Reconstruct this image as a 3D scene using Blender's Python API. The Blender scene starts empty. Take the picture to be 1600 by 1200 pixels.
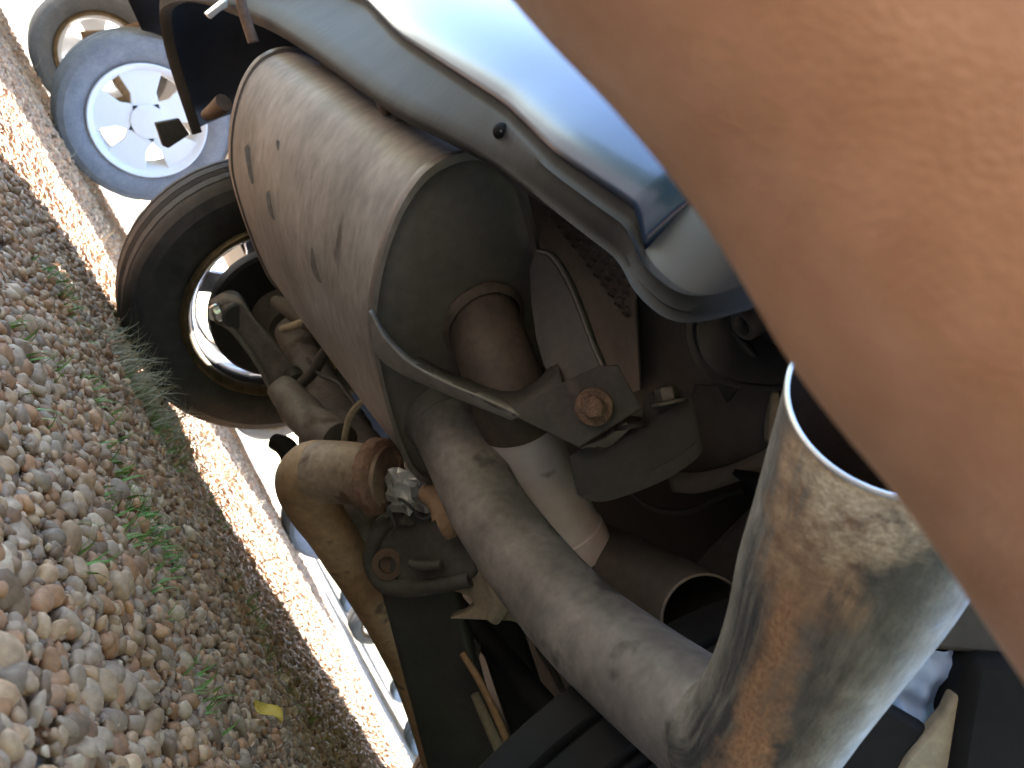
import bpy, bmesh, math, random
import numpy as np
from mathutils import Vector, noise as mnoise
rng = np.random.default_rng(7); random.seed(7)
S = bpy.context.scene
COL = S.collection
# ------------------------------------------------------------------ camera
YAW, PITCH, ROLL, FPX = math.radians(42), math.radians(17.5), math.radians(62), 1200.0
CAM = np.array([0.0, 0.0, 0.17])
_dh = np.array([-math.cos(YAW), math.sin(YAW), 0]); _r = np.array([math.sin(YAW), math.cos(YAW), 0])
FW = _dh*math.cos(PITCH) + np.array([0, 0, 1.0])*math.sin(PITCH)
_up = np.cross(_r, FW)
IX = _r*math.cos(ROLL) + _up*math.sin(ROLL); IY = -_r*math.sin(ROLL) + _up*math.cos(ROLL)
cd = bpy.data.cameras.new('camera'); cam = bpy.data.objects.new('camera', cd); COL.objects.link(cam)
from mathutils import Matrix
M = Matrix([[IX[i], IY[i], -FW[i], CAM[i]] for i in range(3)] + [[0, 0, 0, 1]])
cam.matrix_world = M
cd.sensor_width = 36; cd.lens = FPX/1600*36; cd.clip_start = 0.005; cd.clip_end = 3000
cd.dof.use_dof = True; cd.dof.focus_distance = 0.75; cd.dof.aperture_fstop = 11
S.camera = cam
# ------------------------------------------------------------------ light
SUN_EL, SUN_AZ = math.radians(42), math.atan2(-0.77, 0.64)      # azimuth from +Y towards +X
sd = np.array([math.sin(SUN_AZ)*math.cos(SUN_EL), math.cos(SUN_AZ)*math.cos(SUN_EL), math.sin(SUN_EL)])
W = bpy.data.worlds.new('World'); S.world = W; W.use_nodes = True
nt = W.node_tree; bg = nt.nodes['Background']
sky = nt.nodes.new('ShaderNodeTexSky'); sky.sky_type = 'NISHITA'; sky.sun_disc = False
sky.sun_elevation = SUN_EL; sky.sun_rotation = SUN_AZ; sky.air_density = 1.0; sky.dust_density = 0.8; sky.ozone_density = 1.0
nt.links.new(sky.outputs[0], bg.inputs[0]); bg.inputs[1].default_value = 0.14
ld = bpy.data.lights.new('sun', 'SUN'); ld.energy = 4.2; ld.angle = math.radians(0.5); ld.color = (1, .95, .87)
sun = bpy.data.objects.new('sun', ld); COL.objects.link(sun)
sun.rotation_euler = Vector(-sd).to_track_quat('-Z', 'Y').to_euler(); sun.location = (-4, 3, 8)
S.view_settings.view_transform = 'Standard'; S.view_settings.look = 'None'
S.view_settings.exposure = 3.15; S.view_settings.gamma = 1.0; S.view_settings.use_curve_mapping = False
S.render.engine = 'CYCLES'
S.cycles.use_denoising = True; S.cycles.max_bounces = 8; S.cycles.diffuse_bounces = 4; S.cycles.glossy_bounces = 4
S.cycles.use_adaptive_sampling = True; S.cycles.adaptive_threshold = .02
S.cycles.sample_clamp_indirect = 6.0
# ------------------------------------------------------------------ geometry from the lens
def ray(x, y): return FW + IX*(x-800)/FPX - IY*(y-600)/FPX
def P(x, y, d): return CAM + ray(x, y)*d
def PL(x, y, ax, c):
    k = ray(x, y); return CAM + k*((c-CAM[ax])/k[ax])
def proj(p):
    q = np.asarray(p) - CAM; d = q@FW
    return 800 + q@IX/d*FPX, 600 - q@IY/d*FPX, d
# ------------------------------------------------------------------ materials
def hexc(*c): return tuple(c) + (1.0,)
MATS = {}; DESAT = {'dusty_steel', 'brown_steel', 'seam_steel', 'weathered_pipe', 'strap_steel', 'plate_steel', 'rubber', 'heat_shield', 'underbody', 'underbody_dust', 'grey_casting'}
def mat(name, c1, c2=None, scale=8.0, rough=.6, metal=0.0, bump=.15, bscale=None, spots=None, spot_t=.62, spot_s=14.0,
        stretch=(1, 1, 1), coat=0.0, coat_r=.05, spec=.5, rough2=None, fine=.25, sss=0.0, uv=False, dist=.002):
    if name in MATS: return MATS[name]
    if name in DESAT:
        ds = lambda c: tuple(((sum(c)/3)*.6+x*.4)*k_*.80 for x, k_ in zip(c, (1.06, .97, .95)))
        c1 = ds(c1); c2 = ds(c2) if c2 else None; spots = ds(spots) if spots else None
    m = bpy.data.materials.new(name); m.use_nodes = True; t = m.node_tree; N = t.nodes; L = t.links
    b = N['Principled BSDF']
    tc = N.new('ShaderNodeTexCoord'); mp = N.new('ShaderNodeMapping'); mp.inputs['Scale'].default_value = stretch
    L.new(tc.outputs['UV' if uv else 'Object'], mp.inputs[0])
    n1 = N.new('ShaderNodeTexNoise'); n1.inputs['Scale'].default_value = scale; n1.inputs['Detail'].default_value = 6; n1.inputs['Roughness'].default_value = .62
    L.new(mp.outputs[0], n1.inputs['Vector'])
    cr = N.new('ShaderNodeValToRGB'); cr.color_ramp.elements[0].position = .33; cr.color_ramp.elements[1].position = .68
    cr.color_ramp.elements[0].color = hexc(*c1); cr.color_ramp.elements[1].color = hexc(*(c2 or c1))
    L.new(n1.outputs[0], cr.inputs[0]); col = cr.outputs[0]
    n2 = N.new('ShaderNodeTexNoise'); n2.inputs['Scale'].default_value = bscale or scale*9; n2.inputs['Detail'].default_value = 5
    L.new(mp.outputs[0], n2.inputs['Vector'])
    if fine:
        mx = N.new('ShaderNodeMix'); mx.data_type = 'RGBA'; mx.blend_type = 'OVERLAY'; mx.inputs[0].default_value = fine
        L.new(col, mx.inputs[6]); L.new(n2.outputs[0], mx.inputs[7]); col = mx.outputs[2]
    if spots:
        n3 = N.new('ShaderNodeTexNoise'); n3.inputs['Scale'].default_value = spot_s; n3.inputs['Detail'].default_value = 4
        L.new(mp.outputs[0], n3.inputs['Vector'])
        r3 = N.new('ShaderNodeMapRange'); r3.inputs[1].default_value = spot_t; r3.inputs[2].default_value = spot_t+.06
        L.new(n3.outputs[0], r3.inputs[0])
        m3 = N.new('ShaderNodeMix'); m3.data_type = 'RGBA'; L.new(r3.outputs[0], m3.inputs[0]); L.new(col, m3.inputs[6]); m3.inputs[7].default_value = hexc(*spots)
        col = m3.outputs[2]
    L.new(col, b.inputs['Base Color'])
    if rough2 is not None:
        rr = N.new('ShaderNodeMapRange'); rr.inputs[1].default_value = .3; rr.inputs[2].default_value = .7; rr.inputs[3].default_value = rough; rr.inputs[4].default_value = rough2
        L.new(n1.outputs[0], rr.inputs[0]); L.new(rr.outputs[0], b.inputs['Roughness'])
    else: b.inputs['Roughness'].default_value = rough
    b.inputs['Metallic'].default_value = metal; b.inputs['Specular IOR Level'].default_value = spec
    b.inputs['Coat Weight'].default_value = coat; b.inputs['Coat Roughness'].default_value = coat_r
    if sss:
        b.inputs['Subsurface Weight'].default_value = sss; b.inputs['Subsurface Radius'].default_value = (.012, .004, .002); b.inputs['Subsurface Scale'].default_value = .5
    if bump:
        bp = N.new('ShaderNodeBump'); bp.inputs['Strength'].default_value = bump; bp.inputs['Distance'].default_value = dist
        L.new(n2.outputs[0], bp.inputs['Height']); L.new(bp.outputs[0], b.inputs['Normal'])
    m['out_color'] = 0
    MATS[name] = m; return m
m_muf = mat('dusty_steel', (.20, .18, .152), (.355, .32, .27), 6, .62, .25, .12, spots=(.10, .075, .06), spot_t=.66, spot_s=9, stretch=(1.6, .8, .8), fine=.45)
m_cap = mat('brown_steel', (.105, .09, .075), (.16, .135, .11), 9, .6, .2, .1, fine=.3)
m_rim_seam = mat('seam_steel', (.15, .125, .10), (.24, .2, .16), 14, .5, .4, .1)
m_pipe = mat('weathered_pipe', (.16, .14, .115), (.36, .32, .265), 11, .6, .3, .12, spots=(.10, .085, .065), spot_t=.60, spot_s=15, fine=.4)
m_rust = mat('rust', (.10, .052, .036), (.25, .14, .095), 30, .85, 0, .8, bscale=160, fine=.5)
m_boltr = mat('rusty_bolt', (.075, .045, .032), (.24, .14, .095), 90, .85, 0, .9, bscale=420, fine=.6)
m_rustd = mat('dark_rust', (.07, .045, .033), (.16, .095, .062), 22, .8, 0, .4, bscale=200, fine=.4)
m_brown = mat('brown_pipe', (.15, .10, .07), (.34, .245, .17), 12, .65, .1, .35, spots=(.12, .065, .042), spot_t=.56, spot_s=20, fine=.5)
m_stain = mat('burn_mark', (.075, .058, .05), (.13, .105, .085), 40, .8, 0, .3)
m_elbow = mat('burnt_elbow', (.05, .036, .029), (.11, .076, .057), 16, .65, .1, .2, spots=(.05, .035, .03), spot_t=.6, fine=.35)
m_tan = mat('tan_pipe', (.27, .155, .08), (.44, .28, .155), 9, .65, .05, .3, spots=(.15, .09, .055), spot_t=.60, spot_s=18, fine=.5)
m_pink = mat('heat_tinted_pipe', (.66, .52, .50), (.70, .66, .70), 7, .5, .15, .08, spots=(.30, .22, .24), spot_t=.66, fine=.2)  # heat tint, with bluish sky light also put into the raised base colour
m_strap = mat('strap_steel', (.20, .18, .15), (.32, .285, .235), 12, .55, .3, .1, fine=.3)
m_plate = mat('plate_steel', (.055, .042, .034), (.10, .08, .062), 20, .7, .1, .25, spots=(.17, .09, .055), spot_t=.66, fine=.4)
m_rub = mat('rubber', (.034, .032, .029), (.058, .054, .047), 14, .75, 0, .15, fine=.3)
m_blackp = mat('black_plastic', (.008, .008, .009), (.016, .016, .017), 10, .7, 0, .05, fine=.2, spec=.15)
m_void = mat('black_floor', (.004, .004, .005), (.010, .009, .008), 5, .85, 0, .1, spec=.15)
m_shield = mat('heat_shield', (.10, .092, .08), (.17, .155, .13), 8, .55, .4, .1, fine=.3)
m_panel = mat('underbody', (.05, .047, .041), (.095, .088, .074), 7, .7, 0, .15, spec=.3)
m_panel2 = mat('underbody_dust', (.07, .062, .05), (.12, .105, .085), 8, .8, 0, .15, spots=(.03, .028, .025), spot_t=.70, spec=.3)
m_beige = mat('dusty_casting', (.20, .16, .11), (.34, .285, .2), 14, .8, 0, .25, fine=.4)
m_dgrey = mat('dark_grey_steel', (.032, .031, .03), (.055, .052, .048), 12, .5, .1, .06)
m_brk = mat('bracket_steel', (.055, .05, .045), (.09, .08, .07), 16, .65, .1, .15, fine=.4)
m_cast = mat('grey_casting', (.13, .12, .105), (.24, .225, .195), 16, .7, .1, .2, spots=(.10, .06, .035), spot_t=.60, spot_s=9, fine=.4)
m_alu = mat('alloy', (.55, .55, .56), (.68, .68, .69), 20, .22, 1.0, .02, fine=.05)
m_bronze = mat('dirty_alloy', (.16, .12, .07), (.30, .23, .14), 30, .35, .8, .1)
m_tyre = mat('tyre_rubber', (.016, .016, .017), (.035, .034, .034), 25, .75, 0, .15, fine=.3, spec=.35)
m_glare = mat('glare_white', (.78, .78, .79), (.82, .82, .82), 8, .35, .0, 0, fine=0)  # glare on the far cars' wheels painted in as a near-white base
m_tyre_flare = mat('flare_hazed_tyre', (.17, .175, .19), (.25, .25, .255), 12, .85, 0, .2)  # veil of lens flare painted into the far tyres' colour
m_silver = mat('foil', (.72, .72, .72), (.82, .81, .80), 30, .33, .8, .1, fine=.1)
m_blue = mat('car_paint', (.013, .024, .052), (.02, .036, .072), 6, .28, .7, .02, coat=.25, coat_r=.16, fine=.06, spec=.5, bscale=240)
m_satin = mat('satin_plastic', (.007, .009, .012), (.013, .016, .020), 8, .40, 0, .03, spec=.4, fine=.2)
m_inner = mat('inner_plastic', (.022, .027, .04), (.03, .036, .052), 5, .6, 0, 0, spec=.3)  # navy flare haze is put into this base colour
m_lip = mat('bumper_plastic', (.011, .011, .0115), (.028, .027, .026), 6, .62, 0, .10, stretch=(2.2, 1, .7), fine=.4, spec=.25)
m_white = mat('white_paint', (.75, .75, .76), (.8, .8, .8), 3, .3, 0, 0, coat=.7, fine=0)
m_glass = mat('dark_glass', (.01, .012, .013), (.012, .014, .015), 3, .05, 0, 0, coat=1, fine=0)
m_arch_gap = mat('arch_skylight_blue', (.30, .42, .66), (.42, .54, .78), 9, .35, 0, .3, bscale=22, fine=.2)  # blue of outside skylight painted into the base colour
m_leaf = mat('yellow_leaf', (.55, .33, .03), (.65, .42, .06), 60, .6, 0, .2)
m_bolt = mat('steel_bolt', (.12, .10, .08), (.22, .19, .155), 40, .5, .5, .2)
m_rusthub = mat('rusty_axle', (.20, .12, .07), (.33, .21, .12), 20, .8, 0, .3)
m_red = mat('lamp_red', (.4, .01, .01), (.45, .015, .01), 3, .15, 0, 0, coat=1, fine=0)
# ------------------------------------------------------------------ object helpers
def empty(name, loc, label, cat, group=None):
    o = bpy.data.objects.new(name, None); COL.objects.link(o); o.location = loc; o.empty_display_size = .1
    o['label'] = label; o['category'] = cat
    if group: o['group'] = group
    return o
def rootloc(o):
    while o is not None and o.parent is not None: o = o.parent
    return np.array(o.location) if o is not None else np.zeros(3)
def build(name, V, Fc, m, parent=None, smooth=True, uv=None, sharp=40, bevel=0, seg=2, solid=0, subd=0, label=None):
    V = np.asarray(V, float) - rootloc(parent)
    me = bpy.data.meshes.new(name); me.from_pydata([tuple(v) for v in V], [], [tuple(f) for f in Fc]); me.update()
    if uv is not None:
        l = me.uv_layers.new(name='UVMap'); idx = np.empty(len(me.loops), int); me.loops.foreach_get('vertex_index', idx)
        l.data.foreach_set('uv', np.asarray(uv, np.float32)[idx].ravel())
    bm = bmesh.new(); bm.from_mesh(me); bmesh.ops.recalc_face_normals(bm, faces=bm.faces); bm.to_mesh(me); bm.free()
    o = bpy.data.objects.new(name, me); COL.objects.link(o)
    for x in (m if isinstance(m, (list, tuple)) else [m]): me.materials.append(x)
    if parent is not None: o.parent = parent
    if solid:
        k = o.modifiers.new('solid', 'SOLIDIFY'); k.thickness = solid; k.offset = 0
    if bevel:
        k = o.modifiers.new('bevel', 'BEVEL'); k.width = bevel; k.segments = seg; k.limit_method = 'ANGLE'; k.angle_limit = math.radians(35)
    if subd:
        k = o.modifiers.new('sub', 'SUBSURF'); k.levels = subd; k.render_levels = subd
    if smooth:
        me.shade_smooth()
        if sharp and not subd:
            try: me.set_sharp_from_angle(angle=math.radians(sharp))
            except Exception: pass
    if label: o['label'] = label
    return o
def tag(o, label, cat, group=None):
    o['label'] = label; o['category'] = cat
    if group: o['group'] = group
    return o
def unit(v): v = np.asarray(v, float); return v/max(np.linalg.norm(v), 1e-12)
def catmull(pts, n=8):
    pts = np.asarray(pts, float)
    if len(pts) < 3:
        t = np.linspace(0, 1, n+1)[:, None]; return pts[0]*(1-t)+pts[-1]*t
    q = np.vstack([2*pts[0]-pts[1], pts, 2*pts[-1]-pts[-2]]); out = []
    for i in range(1, len(q)-2):
        a, b, c, d = q[i-1:i+3]
        for t in np.linspace(0, 1, n, endpoint=False):
            out.append(.5*((2*b)+(-a+c)*t+(2*a-5*b+4*c-d)*t*t+(-a+3*b-3*c+d)*t**3))
    out.append(q[-2]); return np.array(out)
def px_tube_pts(L):         # (x, y, depth, radius) -> 4 columns
    return np.array([list(P(x, y, d)) + [r] for x, y, d, r in L])
def tube_geo(pts, segs=24, n=6, caps=(True, True), wob=0.0, wall=0, endn=None, startn=None):
    c = catmull(pts, n); ctr, rad = c[:, :3], c[:, 3]
    T = np.gradient(ctr, axis=0); T /= np.linalg.norm(T, axis=1)[:, None]
    if endn is not None:
        k = min(len(T), 3*n)
        for i in range(k):
            w = (1-i/k)**1.5; T[-1-i] = unit(T[-1-i]*(1-w)+np.asarray(endn)*w)
    a = unit(np.cross(T[0], [.3, .2, 1])); V = []; UV = []; ln = 0
    for i in range(len(ctr)):
        a = unit(a - T[i]*(a@T[i])); b = np.cross(T[i], a)
        if i: ln += np.linalg.norm(ctr[i]-ctr[i-1])
        for j in range(segs):
            th = 2*math.pi*j/segs; r = rad[i]
            if wob: r *= 1+wob*mnoise.noise(Vector((ctr[i]*25+np.array([math.cos(th), math.sin(th), 0])).tolist()))
            V.append(ctr[i]+r*(a*math.cos(th)+b*math.sin(th))); UV.append((j/segs, ln))
    Fc = []
    for i in range(len(ctr)-1):
        for j in range(segs):
            k = (j+1) % segs; Fc.append((i*segs+j, i*segs+k, (i+1)*segs+k, (i+1)*segs+j))
    last = (len(ctr)-1)*segs
    if wall:                # hollow end: rim, then inner wall running back
        base = len(V); m = min(len(ctr)-1, 4*n)
        for i in range(m):
            k = len(ctr)-1-i
            for j in range(segs):
                o = V[k*segs+j]; V.append(o+(ctr[k]-o)*(wall/rad[k])); UV.append((j/segs, ln))
        for j in range(segs): k = (j+1) % segs; Fc.append((last+j, last+k, base+k, base+j))
        for i in range(m-1):
            for j in range(segs):
                k = (j+1) % segs; Fc.append((base+i*segs+j, base+i*segs+k, base+(i+1)*segs+k, base+(i+1)*segs+j))
        Fc.append(tuple(base+(m-1)*segs+j for j in range(segs)))
    elif caps[1]: Fc.append(tuple(last+j for j in range(segs)))
    if caps[0]: Fc.append(tuple(range(segs))[::-1])
    return V, Fc, UV
def tube(name, L, m, parent, segs=24, n=6, px=True, **k):
    o = {q: k.pop(q) for q in ('label', 'bevel', 'sharp') if q in k}
    V, Fc, UV = tube_geo(px_tube_pts(L) if px else np.array(L, float), segs, n, **k)
    return build(name, V, Fc, m, parent, uv=UV, **o)
def prism(name, poly, vec, m, parent, bevel=.002, **k):     # polygon in space, pushed along vec
    poly = [np.asarray(p, float) for p in poly]; n = len(poly); vec = np.asarray(vec, float)
    V = poly + [p+vec for p in poly]
    Fc = [tuple(range(n)), tuple(range(2*n-1, n-1, -1))] + [(i, (i+1) % n, n+(i+1) % n, n+i) for i in range(n)]
    return build(name, V, Fc, m, parent, bevel=bevel, **k)
def pxpoly(L): return [P(x, y, d) for x, y, d in L]
def grid(name, rows, m, parent, closed=False, **k):
    nr, nc = len(rows), len(rows[0]); V = [p for r in rows for p in r]; Fc = []
    for i in range(nr-1):
        for j in range(nc - (0 if closed else 1)):
            q = (j+1) % nc; Fc.append((i*nc+j, i*nc+q, (i+1)*nc+q, (i+1)*nc+j))
    return build(name, V, Fc, m, parent, **k)
def ribbon(name, A, B, m, parent, th=.003, n=6, **k):       # strip between two pixel edges
    a = catmull([P(*p) for p in A], n); b = catmull([P(*p) for p in B], n)
    return grid(name, [a, (a+b)/2, b], m, parent, solid=th, **k)
def lathe(name, prof, ctr, ax, m, parent, segs=48, mod=None, closed=False, **k):   # prof: (along, radius)
    ax = unit(ax); a = unit(np.cross(ax, [.31, .17, .9])); b = np.cross(ax, a); V = []; Fc = []
    for i, (s, r) in enumerate(prof):
        for j in range(segs):
            th = 2*math.pi*j/segs; rr = r + (mod(i, j) if mod else 0)
            V.append(np.asarray(ctr)+ax*s+rr*(a*math.cos(th)+b*math.sin(th)))
    n = len(prof)
    for i in range(n-(0 if closed else 1)):
        for j in range(segs):
            q = (j+1) % segs; i2 = (i+1) % n; Fc.append((i*segs+j, i*segs+q, i2*segs+q, i2*segs+j))
    return build(name, V, Fc, m, parent, **k)
def bolt(name, c, ax, r, m, parent, h=None):
    ax = unit(ax); h = h or r*.9
    a = unit(np.cross(ax, [.3, .5, .81])); b = np.cross(ax, a); V = []; Fc = []
    rings = [(0, r*1.55, 24), (h*.22, r*1.5, 24), (h*.22, r, 24), (h*.95, r*.98, 24), (h*1.1, r*.8, 24)]
    for s, rr, n in rings:
        for j in range(24):
            th = 2*math.pi*j/24
            q = rr if rr > r*1.2 else rr*(math.cos(math.pi/6)/math.cos(((th) % (math.pi/3))-math.pi/6))
            V.append(np.asarray(c)+ax*s+q*(a*math.cos(th)+b*math.sin(th)))
    for i in range(4):
        for j in range(24):
            k = (j+1) % 24; Fc.append((i*24+j, i*24+k, (i+1)*24+k, (i+1)*24+j))
    Fc.append(tuple(4*24+j for j in range(24)))
    return build(name, V, Fc, m, parent, bevel=r*.06)
def box(name, c, h, m, parent, bevel=.004, **k):
    c = np.asarray(c, float); h = np.asarray(h, float)
    V = [c+h*np.array(s) for s in [(-1,-1,-1),(1,-1,-1),(1,1,-1),(-1,1,-1),(-1,-1,1),(1,-1,1),(1,1,1),(-1,1,1)]]
    return build(name, V, [(0,3,2,1),(4,5,6,7),(0,1,5,4),(1,2,6,5),(2,3,7,6),(3,0,4,7)], m, parent, bevel=bevel, **k)
TOCAM = lambda p: unit(CAM-np.asarray(p))

# ================================================================== GROUND
def gz(x, y): return .010*mnoise.noise(Vector((x*1.7, y*1.7, 3.1))) + .005*mnoise.noise(Vector((x*6, y*6, 9.1)))
def grid_axis(lo, hi, fine_lo, fine_hi, st):
    return np.concatenate([np.linspace(lo, fine_lo, 24)[:-1], np.arange(fine_lo, fine_hi, st), np.linspace(fine_hi, hi, 24)])
gx = np.concatenate([-np.geomspace(900, 5, 22), np.arange(-4.9, 1.6, .06), np.geomspace(1.7, 900, 22)])
gy = np.concatenate([-np.geomspace(900, 1.6, 22), np.arange(-1.5, 6.0, .06), np.geomspace(6.1, 900, 22)])
rows = [[(x, y, (gz(x, y)-.006) if abs(x) < 6 and abs(y) < 7 else -.006) for x in gx] for y in gy]
m_gnd = bpy.data.materials.new('gravel_ground'); m_gnd.use_nodes = True
t = m_gnd.node_tree; N = t.nodes; L = t.links; b = N['Principled BSDF']; b.inputs['Roughness'].default_value = .85
tc = N.new('ShaderNodeTexCoord'); vo = N.new('ShaderNodeTexVoronoi'); vo.inputs['Scale'].default_value = 75; vo.inputs['Randomness'].default_value = 1
L.new(tc.outputs['Object'], vo.inputs['Vector'])
cr = N.new('ShaderNodeValToRGB'); e = cr.color_ramp.elements
e[0].color = (.09, .065, .045, 1); e[1].color = (.42, .36, .28, 1)
for p_, c_ in ((.3, (.25, .16, .09, 1)), (.5, (.22, .20, .175, 1)), (.7, (.34, .23, .14, 1)), (.85, (.30, .28, .26, 1))):
    q = e.new(p_); q.color = c_
sx = N.new('ShaderNodeSeparateColor'); L.new(vo.outputs['Color'], sx.inputs[0]); L.new(sx.outputs[0], cr.inputs[0])
ns = N.new('ShaderNodeTexNoise'); ns.inputs['Scale'].default_value = 2.2; ns.inputs['Detail'].default_value = 5; L.new(tc.outputs['Object'], ns.inputs['Vector'])
mr = N.new('ShaderNodeMapRange'); mr.inputs[1].default_value = .52; mr.inputs[2].default_value = .66; L.new(ns.outputs[0], mr.inputs[0])
mx = N.new('ShaderNodeMix'); mx.data_type = 'RGBA'; L.new(mr.outputs[0], mx.inputs[0]); L.new(cr.outputs[0], mx.inputs[6]); mx.inputs[7].default_value = (.26, .235, .13, 1)
L.new(mx.outputs[2], b.inputs['Base Color'])
bp = N.new('ShaderNodeBump'); bp.inputs['Strength'].default_value = .8; bp.inputs['Distance'].default_value = .012; bp.invert = True
L.new(vo.outputs['Distance'], bp.inputs['Height']); L.new(bp.outputs[0], b.inputs['Normal'])
ground = grid('ground', rows, m_gnd, None, sharp=0); ground['kind'] = 'structure'
# ---- pebbles
def ico(sub):
    bm = bmesh.new(); bmesh.ops.create_icosphere(bm, subdivisions=sub, radius=1); bm.verts.ensure_lookup_table()
    v = np.array([x.co[:] for x in bm.verts]); f = np.array([[q.index for q in x.verts] for x in bm.faces]); bm.free(); return v, f
m_peb = bpy.data.materials.new('pebble'); m_peb.use_nodes = True
t = m_peb.node_tree; N = t.nodes; L = t.links; b = N['Principled BSDF']; b.inputs['Roughness'].default_value = .62; b.inputs['Specular IOR Level'].default_value = .35
at = N.new('ShaderNodeAttribute'); at.attribute_name = 'col'
oi = N.new('ShaderNodeTexCoord'); ns = N.new('ShaderNodeTexNoise'); ns.inputs['Scale'].default_value = 170; ns.inputs['Detail'].default_value = 5; L.new(oi.outputs['Object'], ns.inputs['Vector'])
mx = N.new('ShaderNodeMix'); mx.data_type = 'RGBA'; mx.blend_type = 'OVERLAY'; mx.inputs[0].default_value = .55; L.new(at.outputs['Color'], mx.inputs[6]); L.new(ns.outputs[0], mx.inputs[7])
L.new(mx.outputs[2], b.inputs['Base Color'])
bp = N.new('ShaderNodeBump'); bp.inputs['Strength'].default_value = .25; bp.inputs['Distance'].default_value = .0015; L.new(ns.outputs[0], bp.inputs['Height']); L.new(bp.outputs[0], b.inputs['Normal'])
PAL = np.array([(.33, .24, .155), (.30, .165, .085), (.27, .24, .20), (.46, .41, .34), (.13, .10, .072), (.25, .225, .20), (.38, .30, .21), (.24, .15, .10), (.36, .21, .12), (.30, .27, .215)])
PW = np.array([.16, .10, .15, .09, .08, .10, .13, .07, .06, .06]); PW /= PW.sum()
def stones(xy, rr, base, zoff):
    v0, f0 = base; n = len(xy); nv = len(v0)
    # angular pebbles: each vertex pushed by a per-stone random field
    A = rng.normal(size=(n, 3, 3)); ph = rng.uniform(0, 6.28, (n, 3))
    w = np.einsum('nij,vj->nvi', A*1.25, v0) + ph[:, None, :]
    k = 1 + .13*np.sin(w).sum(2)/1.5
    v = v0[None]*k[:, :, None]
    for _ in range(6):              # broken faces
        pn_ = rng.normal(size=(n, 3)); pn_ /= np.linalg.norm(pn_, axis=1)[:, None]; pd = rng.uniform(.48, .85, n)
        ex = np.maximum(0, np.einsum('nvi,ni->nv', v, pn_)-pd[:, None]); v = v-ex[:, :, None]*pn_[:, None, :]*.92
    sc = np.stack([rng.uniform(.8, 1.3, n), rng.uniform(.7, 1.05, n), rng.uniform(.5, .8, n)], 1)*rr[:, None]
    v = v*sc[:, None, :]
    th = rng.uniform(0, 6.28, n); tl = rng.normal(0, .38, n); tk = rng.normal(0, .38, n)
    c, s = np.cos(tl), np.sin(tl); y, z = v[..., 1]*c[:, None]-v[..., 2]*s[:, None], v[..., 1]*s[:, None]+v[..., 2]*c[:, None]; v[..., 1], v[..., 2] = y, z
    c, s = np.cos(tk), np.sin(tk); x, z = v[..., 0]*c[:, None]-v[..., 2]*s[:, None], v[..., 0]*s[:, None]+v[..., 2]*c[:, None]; v[..., 0], v[..., 2] = x, z
    c, s = np.cos(th), np.sin(th); x, y = v[..., 0]*c[:, None]-v[..., 1]*s[:, None], v[..., 0]*s[:, None]+v[..., 1]*c[:, None]; v[..., 0], v[..., 1] = x, y
    zz = np.array([gz(a, b_) for a, b_ in xy]) + zoff
    ctr = np.stack([xy[:, 0], xy[:, 1], zz], 1)
    col = (PAL[rng.choice(len(PAL), n, p=PW)]*.66+np.array([[.33, .235, .165]])*.34)*rng.uniform(.65, 1.15, (n, 1))*np.array([[1.52, 1.18, .86]])
    return v, f0, ctr, col
def fill_mesh(me, v, f0, col):
    n, nv = v.shape[:2]; nf = len(f0)
    me.vertices.add(n*nv); me.vertices.foreach_set('co', v.reshape(-1).astype(np.float32))
    F = (f0[None]+(np.arange(n)*nv)[:, None, None]).reshape(-1)
    me.loops.add(n*nf*3); me.loops.foreach_set('vertex_index', F.astype(np.int32))
    me.polygons.add(n*nf); me.polygons.foreach_set('loop_start', (np.arange(n*nf)*3).astype(np.int32))
    me.update(calc_edges=True); me.shade_smooth()
    a = me.attributes.new('col', 'FLOAT_COLOR', 'POINT')
    a.data.foreach_set('color', np.repeat(np.concatenate([col, np.ones((n, 1))], 1), nv, 0).astype(np.float32).ravel())
    me.materials.append(m_peb)
def scatter(step, x0, x1, y0, y1, dmin, dmax, margin=60):
    X, Y = np.meshgrid(np.arange(x0, x1, step), np.arange(y0, y1, step*.9)); X[::2] += step/2
    p = np.stack([X.ravel(), Y.ravel()], 1) + rng.normal(0, step*.3, (X.size, 2))
    q = np.concatenate([p, np.zeros((len(p), 1))], 1)-CAM; d = q@FW; sx_ = 800+q@IX/d*FPX; sy_ = 600-q@IY/d*FPX
    k = (d > dmin) & (d < dmax) & (sx_ > -margin) & (sx_ < 760) & (sy_ > -margin) & (sy_ < 1200+margin)
    return p[k], d[k]
I1, I2, I3 = ico(1), ico(2), ico(3)
near, nd = scatter(.0118, -1.6, 0, 0, 1.6, .2, .85)
rr = np.clip(rng.lognormal(math.log(.0074), .36, len(near)), .0034, .0150)
v, f0, ctr, col = stones(near, rr, I2, rng.uniform(-.002, .005, len(near)))
order = np.argsort(nd - rr*14)
big = order[:300]; rest = order[300:]
for i in big:                       # the nearest three hundred, one by one
    me = bpy.data.meshes.new('pebble'); fill_mesh(me, v[i:i+1], f0, col[i:i+1])
    o = bpy.data.objects.new('pebble', me); COL.objects.link(o); o.parent = ground; o.location = ctr[i]
me = bpy.data.meshes.new('gravel'); fill_mesh(me, v[rest]+ctr[rest][:, None, :], f0, col[rest])
g = bpy.data.objects.new('gravel', me); COL.objects.link(g); g.parent = ground; g['kind'] = 'stuff'
gp, gd_ = scatter(.0085, -1.6, 0, 0, 1.6, .2, .95)
rr = np.clip(rng.lognormal(math.log(.0033), .3, len(gp)), .0018, .006)
v, f0, ctr, col = stones(gp, rr, I1, rng.uniform(-.003, .003, len(gp)))
me = bpy.data.meshes.new('grit'); fill_mesh(me, v+ctr[:, None, :], f0, col*.8)
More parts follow.
